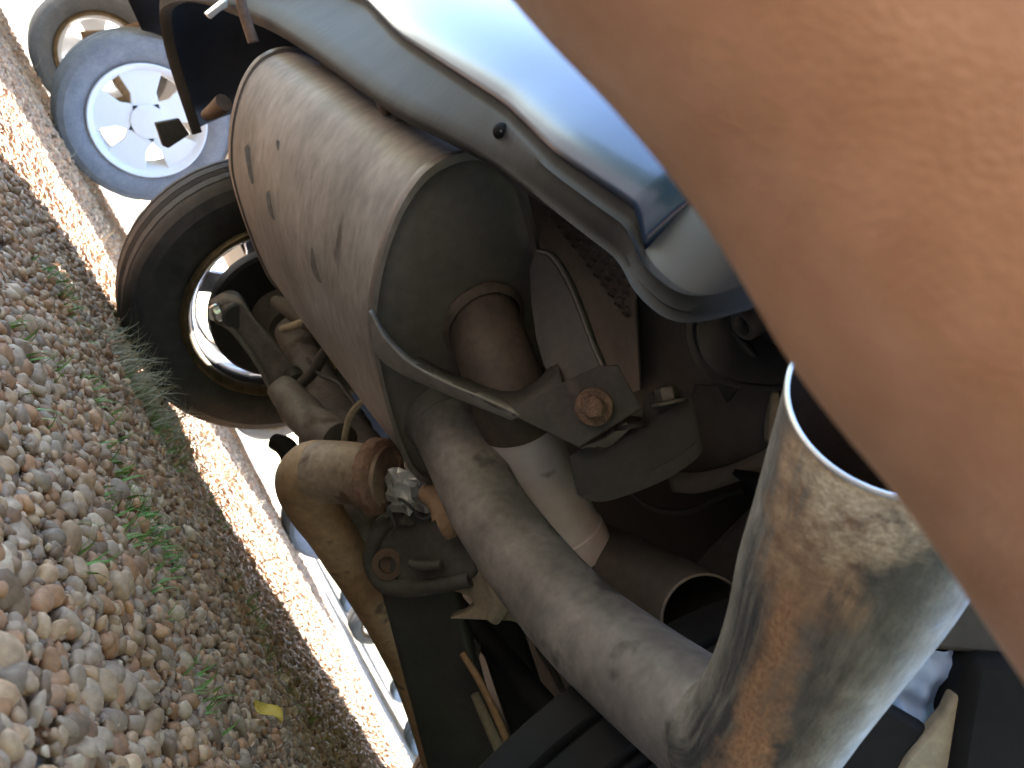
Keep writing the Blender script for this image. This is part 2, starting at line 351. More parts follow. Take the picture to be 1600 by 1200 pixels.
g = bpy.data.objects.new('grit', me); COL.objects.link(g); g.parent = ground; g['kind'] = 'stuff'
far, fd = scatter(.0130, -3.2, 0, .2, 3.4, .85, 2.6, 200)
rr = np.clip(rng.lognormal(math.log(.0080), .30, len(far)), .004, .0145)
v, f0, ctr, col = stones(far, rr, I1, rng.uniform(-.002, .005, len(far)))
me = bpy.data.meshes.new('far_gravel'); fill_mesh(me, v+ctr[:, None, :], f0, col)
g = bpy.data.objects.new('far_gravel', me); COL.objects.link(g); g.parent = ground; g['kind'] = 'stuff'
far2, fd2 = scatter(.022, -5.0, 0, .2, 6.5, 2.6, 5.2)
rr = np.clip(rng.lognormal(math.log(.011), .3, len(far2)), .006, .018)
v, f0, ctr, col = stones(far2, rr, I1, rng.uniform(-.003, .004, len(far2)))
me = bpy.data.meshes.new('distant_gravel'); fill_mesh(me, v+ctr[:, None, :], f0, col)
g = bpy.data.objects.new('distant_gravel', me); COL.objects.link(g); g.parent = ground; g['kind'] = 'stuff'
print('stones', len(near), len(far))
# ---- grass
def blades(spots, name, mm, h0, h1, w):
    V = []; Fc = []
    for (x, y, n, rad) in spots:
        for _ in range(n):
            a = random.uniform(0, 6.28); r = rad*math.sqrt(random.random()); bx, by = x+r*math.cos(a), y+r*math.sin(a)
            h = random.uniform(h0, h1); th = random.uniform(0, 6.28); ln = random.uniform(.2, 1.1)*h; wv = np.array([-math.sin(th), math.cos(th), 0])*w*random.uniform(.6, 1.3)
            base = len(V); z0 = gz(bx, by)
            for k in range(5):
                s = k/4; p = np.array([bx+math.cos(th)*ln*s*s, by+math.sin(th)*ln*s*s, z0+h*(s-.28*s*s)]); ww = wv*(1-s*.9)
                V += [p-ww, p+ww]
            for k in range(4): Fc.append((base+2*k, base+2*k+1, base+2*k+3, base+2*k+2))
    o = build(name, V, Fc, mm, None); o['kind'] = 'stuff'; return o
m_green = mat('green_grass', (.10, .20, .03), (.22, .33, .07), 40, .55, 0, 0, spec=.3)
m_dry = mat('dry_grass', (.30, .26, .15), (.52, .45, .31), 40, .7, 0, 0, spec=.2)
gs = []
def spot(x, y, n, rad): p = PL(x, y, 2, 0); gs.append((p[0], p[1], n, rad))
for a in [(165,735,40,.03),(235,850,70,.045),(200,800,30,.04),(95,450,30,.04),(150,640,30,.05),(60,560,15,.04),(300,1080,26,.035),(330,1110,14,.03),(250,700,50,.06),(210,620,60,.06),(20,530,14,.03),(40,650,10,.04),(330,800,30,.06),(120,870,8,.03),(385,960,30,.08),(430,1050,30,.1),(480,1120,30,.12),(240,930,16,.04),(335,720,30,.06),(370,780,30,.08),(410,840,30,.1),(450,905,30,.12),(490,970,30,.15),(225,640,50,.06),(260,690,40,.06),(190,830,40,.05),(70,430,26,.04),(110,500,26,.05)]: spot(*a)
go = blades(gs, 'grass', m_green, .014, .045, .0015); go['label'] = 'thin green grass tufts growing between the pebbles'; go['category'] = 'grass'
gs = []
for a in [(185,560,60,.06),(200,600,70,.08),(230,650,70,.08),(185,500,26,.05),(180,470,14,.05),(270,690,50,.08),(160,400,20,.06),(130,320,30,.15),(110,250,30,.2),(150,300,30,.2),(380,860,20,.2),(440,960,26,.25),(500,1060,26,.3),(560,1150,40,.4),(300,740,26,.12),(350,800,20,.2),(420,880,16,.5),(500,1000,16,.6),(90,180,30,.4),(60,100,30,.6)]: spot(*a)
for a in [(318,700,40,.05),(352,752,40,.07),(388,808,40,.08),(425,865,40,.1),(465,930,40,.12),(505,1000,40,.15),(545,1065,40,.2),(585,1130,40,.25),(215,630,60,.07),(195,585,50,.06)]: spot(*a)
go = blades(gs, 'dry_grass', m_dry, .03, .11, .0014); go['label'] = 'dry straw coloured grass around the tyre and beside the car'; go['category'] = 'grass'
# a fallen yellow leaf
lc = PL(408, 1128, 2, .012); V = []; Fc = []
la = unit([.5, .3, .25]); lb = unit(np.cross([.2, -.4, 1], la)); ln_ = unit(np.cross(la, lb))
prof = [0, .55, .85, 1, .95, .75, .45, 0]
for i, w_ in enumerate(prof):
    s = i/(len(prof)-1)-.5
    for j in (-1, -.5, 0, .5, 1): V.append(lc+la*s*.042+lb*j*w_*.015+ln_*(.006*abs(j)+.004*math.sin(s*6)+.012))
for i in range(len(prof)-1):
    for j in range(4): Fc.append((i*5+j, i*5+j+1, (i+1)*5+j+1, (i+1)*5+j))
leaf = build('fallen_leaf', V, Fc, m_leaf, None, solid=.0006); tag(leaf, 'small bright yellow fallen leaf lying on the shaded gravel', 'leaf')

# ================================================================== WHEELS AND CAR SHELLS
def make_wheel(parent, c, R, w, rr, side, spokes=5, mrim=m_alu, segs=72, mty=m_tyre, sw=1.0):
    """c: centre of the INNER face; side: direction (+1/-1 along X) towards the outside of the car"""
    c = np.asarray(c, float); ax = np.array([side, 0, 0.0])
    rim = lathe('wheel', [(.022, rr*.97), (.03, rr*.98), (.05, rr*.90), (w*.5, rr*.86), (w*.8, rr*.9), (w*.93, rr*.97), (w*.97, rr*1.02), (w*.99, rr*1.0), (w*.95, rr*.93), (w*.8, rr*.86), (w*.5, rr*.82), (.05, rr*.86), (.028, rr*.93)], c, ax, mrim, parent, segs, closed=True)
    prof = [(.022, rr*.98), (.006, rr*1.1), (-.004, rr*1.25), (-.002, R*.90), (.010, R*.965), (.026, R*.992)]
    tw = [.045, .05, .055, .085, .09, .095, w*.5-.004, w*.5, w*.5+.004]
    gro = [0, -.008, 0, 0, -.008, 0, 0, -.008, 0]
    tread = [(s, R+g_) for s, g_ in zip(tw, gro)]; tread += [(w-s, R+g_) for s, g_ in zip(tw[:6][::-1], gro[:6][::-1])]
    prof += tread + [(w-s, r) for s, r in prof[::-1]]
    n = len(prof)
    def mod(i, j):
        r = prof[i][1]
        if R*.975 < r < R*1.01 and (j % 6 == 0): return -.0006
        return 0
    ty = lathe('tyre', prof, c, ax, mty, rim, segs*3, mod=mod, sharp=22)
    lathe('rim_flange', [(.022, rr*.94), (.006, rr*.985), (.002, rr*1.03), (.012, rr*1.06), (.026, rr*1.0)], c, ax, m_bronze, rim, segs, closed=True)
    # spokes on the outer face
    V = []; Fc = []
    for k in range(spokes):
        a0 = 2*math.pi*k/spokes + .35
        for s0, s1 in ((w*.80, w*.9),):
            base = len(V)
            for rr_, hw in ((.05, .030*sw), (rr*.5, .024*sw*1.1), (rr*.9, .034*sw*1.4 if sw > 1 else .034)):
                for sa, da in ((s0, -1), (s0, 1), (s1, 1), (s1, -1)):
                    d = np.array([0, math.cos(a0), math.sin(a0)]); tv = np.array([0, -math.sin(a0), math.cos(a0)])
                    V.append(c+ax*sa+d*rr_+tv*hw*da)
            for q in range(2):
                for z_ in range(4): Fc.append((base+q*4+z_, base+q*4+(z_+1) % 4, base+q*4+4+(z_+1) % 4, base+q*4+4+z_))
    build('spokes', V, Fc, mrim, rim, bevel=.004)
    lathe('hub', [(w*.72, 0.001), (w*.72, .075), (w*.93, .07), (w*.95, .03), (w*.95, .001)], c, ax, mrim, rim, 32)
    return rim
def car_shell(parent, xc, hw, y0, y1, axles, m, zb=.30, belt=.92, roof=1.48, R=.37, main=False, front=1):
    """shell lofted along Y; bottom edge follows sills and wheel arches. Rear at y0 (low Y) when front=1"""
    ys = sorted(set(np.round(np.concatenate([np.linspace(y0, y1, 34)] + [a+R*np.cos(np.linspace(0, math.pi, 13)) for a in axles]), 4)))
    rows = []; Ln = y1-y0
    for y in ys:
        s = (y-y0)/Ln; s = s if front == 1 else 1-s
        z0 = (.62 if (y < y0+.26 and main) else zb) + .10*max(0, (.06-s)/.06) + .10*max(0, (s-.94)/.06)
        for a in axles:
            if abs(y-a) < R: z0 = max(z0, .33+math.sqrt(R*R-(y-a)**2))
        # roof profile
        if s < .03: top = .95+ (s/.03)*.10
        elif s < .14: top = 1.05+(roof-1.05)*((s-.03)/.11)**.8
        elif s < .58: top = roof-.03*abs((s-.34)/.24)**2
        elif s < .74: top = roof-.03-(roof-.03-1.0)*((s-.58)/.16)**1.1
        else: top = 1.0-.22*((s-.74)/.26)**1.6
        bl = min(belt, top-.03); k = 1-.14*max(0, (s-.9)/.1)**2-.06*max(0, (.05-s)/.05)**2
        h = hw*k; g_ = max(.0, (top-bl)/(roof-belt)); hr = h*(1-.20*min(1, g_))
        half = [(h*.985, z0), (h*.995, z0+(bl-z0)*.25), (h*1.0, z0+(bl-z0)*.6), (h*.985, bl-.02), (h*.96, bl), (hr*1.0+(h*.96-hr)*.5, (bl+top)/2), (hr*.97, top-.05), (hr*.88, top-.012), (hr*.5, top+.006), (0, top+.01)]
        pts = [(xc-a, y, z_) for a, z_ in half] + [(xc+a, y, z_) for a, z_ in half[::-1][1:]]
        rows.append(pts)
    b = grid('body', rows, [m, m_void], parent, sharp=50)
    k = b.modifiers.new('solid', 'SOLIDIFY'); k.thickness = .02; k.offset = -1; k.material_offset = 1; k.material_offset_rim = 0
    for r_, nm in ((rows[0], 'rear_panel'), (rows[-1], 'front_panel')):
        build(nm, [tuple(p) for p in r_], [tuple(range(len(r_)))], m, parent)
    # side windows, proud of the shell
    for sgn in (-1, 1):
        for f0_, f1_ in ((.16, .27), (.285, .44), (.455, .60)):
            V = []
            for f_, tz in ((f0_, 0), (f1_, 0), (f1_, 1), (f0_, 1)):
                s = f_ if front == 1 else 1-f_
                z_ = belt+.03+(roof-belt-.11)*tz
                if f1_ > .5 and f_ == f1_ and tz: s = (.50 if front == 1 else .5)
                V.append((xc+sgn*(hw*(.955-.155*(z_-belt)/(roof-belt))+.012), y0+s*Ln, z_))
            build('window', V, [(0, 1, 2, 3)], m_glass, parent, solid=.006)
    return b

# ================================================================== THE CAR ABOVE THE CAMERA
XC = -1.0
car = empty('parked_car', (XC, 2.4, 0), 'dark blue car seen from below, with exhaust muffler and blue rear bumper overhead', 'car')
car_shell(car, XC, .885, .34, 4.55, (.955, 3.62), m_blue, zb=.52, main=True)
# floor pan: rear bay, kick-up and main floor
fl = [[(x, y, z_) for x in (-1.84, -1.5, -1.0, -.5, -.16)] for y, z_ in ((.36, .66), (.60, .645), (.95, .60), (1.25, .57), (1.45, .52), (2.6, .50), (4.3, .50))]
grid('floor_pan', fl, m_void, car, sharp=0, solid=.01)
wl = [(-1.66, .955), (-1.66, 3.62)]
make_wheel(car, (-1.66, .955, .33), .335, .205, .212, -1)
make_wheel(car, (-.33, .955, .33), .335, .205, .212, 1, mty=m_blackp, mrim=m_dgrey)
tube('half_shaft', [(-.98, 1.03, .27, .018), (-.6, .98, .31, .018), (-.33, .955, .33, .02)], m_blackp, car, 14, px=False)
make_wheel(car, (-1.66, 3.62, .33), .335, .205, .212, -1)
make_wheel(car, (-.34, 3.62, .33), .335, .205, .212, 1)
# inner arch walls, dark
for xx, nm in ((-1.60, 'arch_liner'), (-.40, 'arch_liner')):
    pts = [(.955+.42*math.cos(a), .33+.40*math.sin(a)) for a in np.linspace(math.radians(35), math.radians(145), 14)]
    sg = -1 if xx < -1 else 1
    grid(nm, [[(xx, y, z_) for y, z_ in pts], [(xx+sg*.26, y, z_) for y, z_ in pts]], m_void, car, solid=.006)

# ---- bumper: profile rows swept along a plan curve
low = [(-1.87,.56,.335),(-1.868,.42,.350),(-1.855,.35,.362),(-1.82,.30,.375),(-1.74,.28,.40),(-1.62,.272,.43),(-1.50,.27,.447),(-1.43,.27,.455),(-1.32,.27,.458),(-1.225,.27,.457),(-1.1,.27,.452),(-1.0,.27,.446),(-.872,.27,.438),(-.754,.27,.433),(-.66,.27,.437),(-.578,.27,.438),(-.50,.27,.431),(-.444,.27,.424),(-.40,.27,.419),(-.364,.27,.415),(-.345,.27,.409),(-.328,.27,.402),(-.308,.27,.397),(-.289,.27,.396),(-.276,.27,.402),(-.268,.271,.420),(-.262,.272,.446),(-.258,.274,.48),(-.256,.276,.52)]
def interp(x, tab): return float(np.interp(x, [a for a, _ in tab], [b for _, b in tab]))
zc_tab = [(-1.87,.35),(-1.7,.43),(-1.55,.49),(-1.3,.555),(-1.1,.545),(-.888,.500),(-.588,.466),(-.457,.436),(-.364,.420),(-.348,.414),(-.338,.40),(-.25,.40)]
low = [tuple(p_) for p_ in catmull(low, 3)]
rows = []
for i, (x, y, z_) in enumerate(low):
    a = np.array(low[max(0, i-1)][:2]); b_ = np.array(low[min(len(low)-1, i+1)][:2]); tv = unit(b_-a); nrm = np.array([tv[1], -tv[0]])   # outward = rear / side
    if x > -.36: nrm = np.array([0, -1.0])
    zc = max(interp(x, zc_tab), z_+.012); fl_ = interp(x, [(-1.7, .2), (-1.45, 1), (-.5, .6), (-.38, .12)])
    dip = interp(x, [(-.358, 0), (-.350, .004), (-.338, .022), (-.328, .026), (-.25, .03)])       # the corner piece sits back from the blue face
    bs = zc-z_; c8 = interp(x, [(-.36, 1), (-.335, .35)])
    pr = [(-.035*fl_, z_+.022), (-.020*fl_, z_+.004), (-.004*fl_, z_), (0, z_+.0015), (.0035, z_+.005), (.003+.006*c8, z_+bs*.35), (.006+.008*c8, z_+bs*.7), (.010+.010*c8, zc-.003), (.011+.010*c8, zc),
          (.011+.012*c8, zc+.003), (.030-dip*.5, zc+.004), (.035-dip, zc+.008), (.0418-dip, zc+.028), (.0462-dip, zc+.045), (.0486-dip, zc+.062), (.0496-dip, zc+.095), (.041-dip, max(zc+.14, .64)), (.032-dip, max(zc+.17, .70)), (.012-dip, .79), (-.02-dip, .83)]
    w = interp(x, [(-.352, 0), (-.338, 1)])
    pr = [(o, h) if q < 8 else (o*(1-w)+w*min(.002+.55*(h-z_), .044), h) for q, (o, h) in enumerate(pr)]
    rows.append([(x+nrm[0]*o, y+nrm[1]*o, h) for o, h in pr])
rows.append([(p[0]+.003, p[1]+.006, p[2]) for p in rows[-1]]); rows.append([(p[0]+.001, p[1]+.012, p[2]) for p in rows[-1]]); rows.append([(p[0]-.003, p[1]+.06, p[2]) for p in rows[-1]])
def inner(o, th=.004):
    k = o.modifiers.new('solid', 'SOLIDIFY'); k.thickness = th; k.offset = 1; k.use_flip_normals = False; k.material_offset = 1; k.material_offset_rim = 0
def orient(o):                      # make sure face normals look outwards (rear)
    me = o.data; n_ = np.zeros(len(me.polygons)*3); me.polygons.foreach_get('normal', n_); n_ = n_.reshape(-1, 3)
    ar = np.zeros(len(me.polygons)); me.polygons.foreach_get('area', ar)
    if (n_[:, 1]*ar).sum() > 0: me.flip_normals()
lo_rows = [r[:11] for r in rows]; hi_rows = [r[10:] for r in rows]
ksp = next(i for i, r in enumerate(rows) if r[3][0] > -.342)
bump = grid('bumper', hi_rows[:ksp+1], [m_blue, m_inner], car, sharp=0, label='glossy dark blue rear bumper reflecting the sky'); orient(bump)
k = bump.modifiers.new('solid', 'SOLIDIFY'); k.thickness = .004; k.offset = -1; k.material_offset = 1; k.material_offset_rim = 0
grid('notch_corner', hi_rows[ksp:], m_satin, bump, sharp=50, label='dark satin corner beside the exhaust notch')
grid('bumper_lip', lo_rows, m_lip, bump, sharp=55, label='dusty grey lower lip of the bumper')
# bumper above and right of the exhaust notch
rows2 = []
for x, y in ((-.262, .30), (-.2, .305), (-.15, .325), (-.125, .37), (-.118, .45), (-.117, .56)):
    k = unit([x+.35, y-.6]); rows2.append([(x+k[0]*o*.6, y+k[1]*o*.6, h) for o, h in ((-.03, .60), (0, .59), (.03, .62), (.06, .68), (.05, .78), (.0, .83))])
grid('bumper_corner', rows2, m_blue, bump, subd=1, sharp=0)
c0 = PL(783, 205, 1, .2545)
lathe('screw_clip', [(-.002, .0075), (.003, .007), (.006, .0045), (.007, .001)], c0, TOCAM(c0), m_blackp, bump, 20)
# tab and silver bracket at the far end
prism('bracket_tab', [PL(x, y, 0, -1.84) for x, y in ((240,190),(278,183),(296,208),(262,230),(252,226))], (.012, .0, 0), m_dgrey, car, bevel=.003)
prism('silver_clip', [PL(x, y, 0, -1.5) for x, y in ((318,20),(338,4),(352,-6),(352,10),(342,14),(325,28))], (.02, 0, 0), m_silver, car, bevel=.002)

# ---- muffler
near_px = [(580,490),(584,450),(592,410),(605,366),(626,318),(656,276),(690,252),(725,242),(760,247),(792,270),(812,302)]
o2 = [tuple(PL(x, y, 0, -.69)[1:]) for x, y in near_px]          # (Y, z) rear-bottom -> rear-top -> top
top = [(.47, .527), (.55, .524), (.63, .508), (.69, .478), (.722, .437), (.728, .395), (.716, .352), (.695, .322), (.665, .306), (.62, .302), (.56, .3035), (.50, .309), (.46, .316)]
outline = np.array(o2 + top)
outline = catmull(np.vstack([outline, outline[:1]]), 4)[:-1]; OC = outline.mean(0)
X0, X1 = -.69, -1.275
def ring(x, s, dz=0): return [(x, OC[0]+(y-OC[0])*s, OC[1]+(z_-OC[1])*s+dz) for y, z_ in outline]
rws = [ring(x, 1+.012*math.sin(math.pi*(X0-x)/(X0-X1)) if k else 1.0) for k, x in enumerate(np.linspace(X0, X1, 14))]
muf = grid('muffler', rws, m_muf, car, closed=True, sharp=50, label='big dusty oval steel muffler box')
def seam(x, sg):
    c_ = [ring(x-.004*sg, 1.0), ring(x-.004*sg, 1.028), ring(x+.004*sg, 1.036), ring(x+.010*sg, 1.03), ring(x+.011*sg, .985), ring(x+.004*sg, .965), ring(x-.002*sg, .955)]
    return c_
grid('seam', seam(X0, 1), m_rim_seam, muf, closed=True, sharp=60); grid('seam', seam(X1, -1), m_rim_seam, muf, closed=True, sharp=60)
for x, sg, nm in ((X0, 1, 'end_cap'), (X1, -1, 'end_cap')):
    R_ = [ring(x+.003*sg, .965), ring(x+.0005*sg, .93), ring(x+.0015*sg, .85), ring(x+.003*sg, .6), ring(x+.004*sg, .3), ring(x+.004*sg, .02)]
    grid(nm, R_, m_cap, muf, closed=True, sharp=0)
# three small weld scars on the flank
for a in ((392,258,7,34),(425,322,8,24),(494,414,8,28),(436,228,4,9)):
    p_ = P(a[0], a[1], 1.0); k = ray(a[0], a[1])
    # find the surface by walking along the ray
    best = None
    for dd in np.linspace(.7, 1.4, 400):
        q = CAM+k*dd
        if X1 < q[0] < X0:
            yy, zz = q[1], q[2]; ins = False; n_ = len(outline)
            for i in range(n_):
                (ya, za), (yb, zb_) = outline[i], outline[(i+1) % n_]
                if (za > zz) != (zb_ > zz) and yy < (yb-ya)*(zz-za)/(zb_-za)+ya: ins = not ins
            if ins: best = dd; break
    if best:
        q = CAM+k*best; u_ = unit(IX*.15-IY); V = []
        for t_ in np.linspace(0, 2*math.pi, 14, endpoint=False):
            jt = random.uniform(.88, 1.1); V.append(CAM+ray(a[0]+jt*(a[2]*math.cos(t_)+.2*a[3]*math.sin(t_)), a[1]+jt*a[3]*math.sin(t_))*(best-.004))
        V.append(q+TOCAM(q)*.0052)
        build('weld_scar', V, [(i, (i+1) % 14, 14) for i in range(14)], m_stain, muf)
tube('hanger_rod', [(372,-30,1.18,.008),(378,10,1.19,.008),(386,36,1.2,.0085),(396,66,1.21,.009)], m_rustd, car, 12)
tube('stub_tube', [(512,92,1.12,.014),(530,100,1.1,.016),(575,112,1.06,.016),(610,120,1.02,.016)], m_panel2, car, 18)
tube('end_stub', [(322,180,1.42,.010),(336,172,1.40,.014),(350,160,1.38,.016)], m_rustd, car, 14)
# rusty hanger between muffler and bumper
hb = [(588,128,.90),(606,120,.88),(640,150,.87),(662,182,.86),(650,205,.87),(625,195,.88),(598,182,.90),(586,160,.90)]
hg = prism('rusty_hanger', pxpoly(hb), unit(FW)*.03, m_rustd, car, bevel=.006)
for a in ((600,140,.885,602,178,.89),(622,150,.87,624,190,.875),(642,162,.862,646,200,.862)):
    tube('hanger_rib', [(a[0],a[1],a[2],.005),((a[0]+a[3])/2-3,(a[1]+a[4])/2,(a[2]+a[5])/2-.004,.006),(a[3],a[4],a[5],.005)], m_rustd, hg, 8)

# ---- outlet elbow and heat tinted pipe
q0 = PL(744, 490, 0, -.705)
eL = [list(q0)+[.043], list(q0+np.array([.022, .002, -.003]))+[.043], list(q0+np.array([.044, .012, -.010]))+[.0435], list(P(782,580,.866))+[.0435], list(P(796,620,.864))+[.045], list(P(812,665,.88))+[.044]]
tube('outlet_elbow', eL, m_elbow, car, 36, 8, px=False, wob=.02)
lathe('weld_ring', [(-.004,.046),(.000,.0525),(.005,.054),(.009,.051),(.012,.0455)], q0+np.array([.016, .002, -.002]), (1, .08, -.1), m_elbow, muf, 48, mod=lambda i, j: .0018*mnoise.noise(Vector((j*.9, i*1.1, 4))))
pk = tube('tinted_pipe', [(806,650,.876,.0435),(820,690,.90,.0435),(842,745,.93,.0445),(868,800,.945,.0455),(888,840,.955,.0455)], m_pink, car, 32, caps=(True, True))
lathe('pipe_collar', [(-.012,.0445),(-.010,.0475),(.012,.048),(.022,.0465),(.026,.041),(.026,.001)], P(890,842,.956), unit(P(888,840,.955)-P(842,745,.93)), m_pink, pk, 40)
# ---- cut pipe with an open end
CUT = [(915,862,1.03,.046),(960,888,.965,.047),(1015,918,.89,.048),(1062,944,.84,.048),(1100,968,.80,.048)]; CEN = unit(unit(P(1100,968,.80)-P(1010,912,.87))*.6+TOCAM(P(1100,968,.80))*.6)
cutp = tube('cut_pipe', CUT, m_shield, car, 36, wall=.003, wob=.01, endn=CEN)
V, Fc, UV = tube_geo(px_tube_pts(CUT), 48, 6, caps=(False, False), endn=CEN); ed = np.array(V[-48:]); ec = ed.mean(0)
tube('cut_edge', [list(p_+(ec-p_)*.03)+[.0018] for p_ in np.vstack([ed, ed[:1]])], m_strap, cutp, 8, 1, px=False, caps=(False, False))
# ---- main pipe and tail pipe
mp_ = tube('exhaust_pipe', [(668,618,.955,.043),(695,660,.93,.0435),(725,718,.895,.0435),(762,793,.845,.0435),(828,885,.765,.043),(905,972,.68,.0425),(990,1045,.605,.0425),(1075,1110,.54,.0425),(1130,1150,.502,.0422)], m_pipe, car, 40, 8)
lathe('pipe_collar', [(-.02,.052),(-.010,.049),(.002,.048),(.010,.046),(.012,.042)], P(690,652,.936), unit(P(725,718,.895)-P(668,618,.955)), m_cap, mp_, 40, label='flared joint where the pipe leaves the muffler')
# tail pipe with rust streaks: stains placed in the pipe's own (angle, length) coordinates
TIP = [(1070,1106,.544,.0405),(1100,1128,.523,.0412),(1134,1152,.50,.0422),(1172,1158,.474,.043),(1205,1118,.453,.0435),(1238,1062,.437,.0445),(1272,995,.421,.0475),(1308,915,.407,.0525),(1350,825,.395,.0555),(1390,720,.382,.0572),(1425,620,.37,.058)]
ENDN = unit(unit(P(1425,620,.37)-P(1350,825,.395))*.62+TOCAM(P(1425,620,.37))*.62)
TV, TF, TUV = tube_geo(px_tube_pts(TIP), 96, 12, caps=(False, False), endn=ENDN); TV = np.array(TV); TUV = np.array(TUV)
i0 = 96*70; tc_ = TV[i0:i0+96].mean(0); kf = int(np.argmax([(q-tc_)@TOCAM(tc_) for q in TV[i0:i0+96]])); li = int(np.argmax([(q-tc_)@IX for q in TV[i0:i0+96]]))
s_ = 1 if ((li-kf+48) % 96-48) > 0 else -1
TUV[:, 0] = ((np.arange(len(TV)) % 96-kf)*s_/96+.5) % 1         # .5 looks at the lens, rising to the right
TPX = np.array([proj(q) for q in TV])
def uv_at(x, y):
    d = np.hypot(TPX[:, 0]-x, TPX[:, 1]-y)+np.where(np.abs(TUV[:, 0]-.5) > .26, 1e4, 0); return TUV[int(np.argmin(d))]
m_tail = bpy.data.materials.new('streaked_tail_pipe'); m_tail.use_nodes = True
def tail_mat(m):
    t = m.node_tree; N = t.nodes; L = t.links; b = N['Principled BSDF']; tc = N.new('ShaderNodeTexCoord')
    sep = N.new('ShaderNodeSeparateXYZ'); L.new(tc.outputs['UV'], sep.inputs[0]); U, V_ = sep.outputs[0], sep.outputs[1]
    def nz(st, det=7, rg=.66):
        mp = N.new('ShaderNodeMapping'); mp.inputs['Scale'].default_value = st; mp.inputs['Location'].default_value = (st[0]*.37, st[1]*.11, 0); L.new(tc.outputs['UV'], mp.inputs[0])
        n = N.new('ShaderNodeTexNoise'); n.inputs['Scale'].default_value = 1; n.inputs['Detail'].default_value = det; n.inputs['Roughness'].default_value = rg; L.new(mp.outputs[0], n.inputs['Vector']); return n.outputs[0]
    def mth(op, a, b_=None):
        k = N.new('ShaderNodeMath'); k.operation = op
        for i, q in enumerate((a, b_)):
            if q is None: continue
            if isinstance(q, (int, float)): k.inputs[i].default_value = float(q)
            else: L.new(q, k.inputs[i])
        return k.outputs[0]
    def thr(x, a, b_, o0=0, o1=1):
        r = N.new('ShaderNodeMapRange'); r.inputs[1].default_value = a; r.inputs[2].default_value = b_; r.inputs[3].default_value = o0; r.inputs[4].default_value = o1; L.new(x, r.inputs[0]); return r.outputs[0]
    def mix(f, a, c):
        k = N.new('ShaderNodeMix'); k.data_type = 'RGBA'; L.new(f, k.inputs[0])
        for i, q in ((6, a), (7, c)):
            if isinstance(q, tuple): k.inputs[i].default_value = hexc(*q)
            else: L.new(q, k.inputs[i])
        return k.outputs[2]
    wobn = mth('MULTIPLY', mth('SUBTRACT', nz((7, 26, 1)), .5), .16); Uw = mth('ADD', U, wobn)
    def streak(p0, p1, w, soft, v0=None, v1=None):       # a stain running along the line between two points of the pipe
        a, c = uv_at(*p0), uv_at(*p1); k = (c[0]-a[0])/max(c[1]-a[1], 1e-4)
        ctr = mth('ADD', mth('MULTIPLY', mth('SUBTRACT', V_, float(a[1])), float(k)), float(a[0]))
        f = thr(mth('ABSOLUTE', mth('SUBTRACT', Uw, ctr)), w, w+soft, 1, 0)
        if v0 is not None: f = mth('MULTIPLY', f, thr(V_, uv_at(*v0)[1]-.015, uv_at(*v0)[1]+.015))
        if v1 is not None: f = mth('MULTIPLY', f, thr(V_, uv_at(*v1)[1]-.015, uv_at(*v1)[1]+.015, 1, 0))
        return f
    def blob(p, ru, rv, soft):
        a = uv_at(*p); du = mth('DIVIDE', mth('SUBTRACT', Uw, float(a[0])), ru); dv = mth('DIVIDE', mth('ADD', mth('SUBTRACT', V_, float(a[1])), mth('MULTIPLY', mth('SUBTRACT', nz((30, 60, 1)), .5), .05)), rv)
        return thr(mth('SQRT', mth('ADD', mth('MULTIPLY', du, du), mth('MULTIPLY', dv, dv))), 1-soft, 1+soft, 1, 0)
    fine = nz((120, 300, 1)); med = nz((26, 60, 1)); lng = nz((60, 14, 1)); sof = nz((16, 12, 1), 8, .7)
    c = mix(thr(nz((9, 26, 1)), .34, .66), (.105, .092, .077), (.26, .23, .19))
    c = mix(mth('MULTIPLY', thr(lng, .48, .7), .45), c, (.36, .325, .275))
    c = mix(mth('MULTIPLY', streak((1235,1150), (1345,930), .035, .09), thr(sof, .28, .60)), c, (.050, .046, .042))
    c = mix(mth('MULTIPLY', blob((1420,870), .08, .045, .6), thr(sof, .3, .6)), c, (.06, .056, .052))
    c = mix(mth('MULTIPLY', streak((1150,1060), (1215,800), .035, .04), thr(lng, .34, .55)), c, (.055, .053, .052))
    c = mix(mth('MULTIPLY', streak((1185,1120), (1250,890), .018, .035, None, (1270,850)), thr(sof, .26, .55)), c, mix(thr(fine, .4, .6), (.29, .15, .075), (.42, .25, .135)))
    c = mix(mth('MULTIPLY', streak((1255,880), (1290,720), .055, .05, (1240,930)), thr(lng, .30, .52)), c, mix(thr(med, .38, .62), (.20, .115, .065), (.40, .26, .155)))
    c = mix(mth('MULTIPLY', blob((1345,810), .075, .042, .35), thr(med, .36, .56)), c, mix(thr(fine, .38, .64), (.36, .265, .165), (.62, .51, .36)))
    c = mix(thr(fine, .70, .74), c, (.05, .042, .036)); c = mix(thr(nz((170, 420, 1), 3), .73, .77), c, (.7, .66, .58))
    L.new(c, b.inputs['Base Color']); b.inputs['Metallic'].default_value = .12
    L.new(thr(med, .3, .7, .45, .75), b.inputs['Roughness'])
    bp = N.new('ShaderNodeBump'); bp.inputs['Strength'].default_value = .4; bp.inputs['Distance'].default_value = .002; L.new(mth('ADD', fine, med), bp.inputs['Height']); L.new(bp.outputs[0], b.inputs['Normal'])
tail_mat(m_tail)
tip = build('tail_pipe', TV, TF, m_tail, car, uv=TUV, label='rust streaked tail pipe with a wide open tip')
m_soot = mat('soot', (.012, .008, .007), (.03, .02, .017), 30, .8, 0, .2, spec=.2)
V, Fc, UV = tube_geo(px_tube_pts([(x, y, d, r-.0022) for x, y, d, r in TIP[2:]]), 64, 10, caps=(True, False), endn=ENDN); build('tip_bore', V, Fc, m_soot, tip)
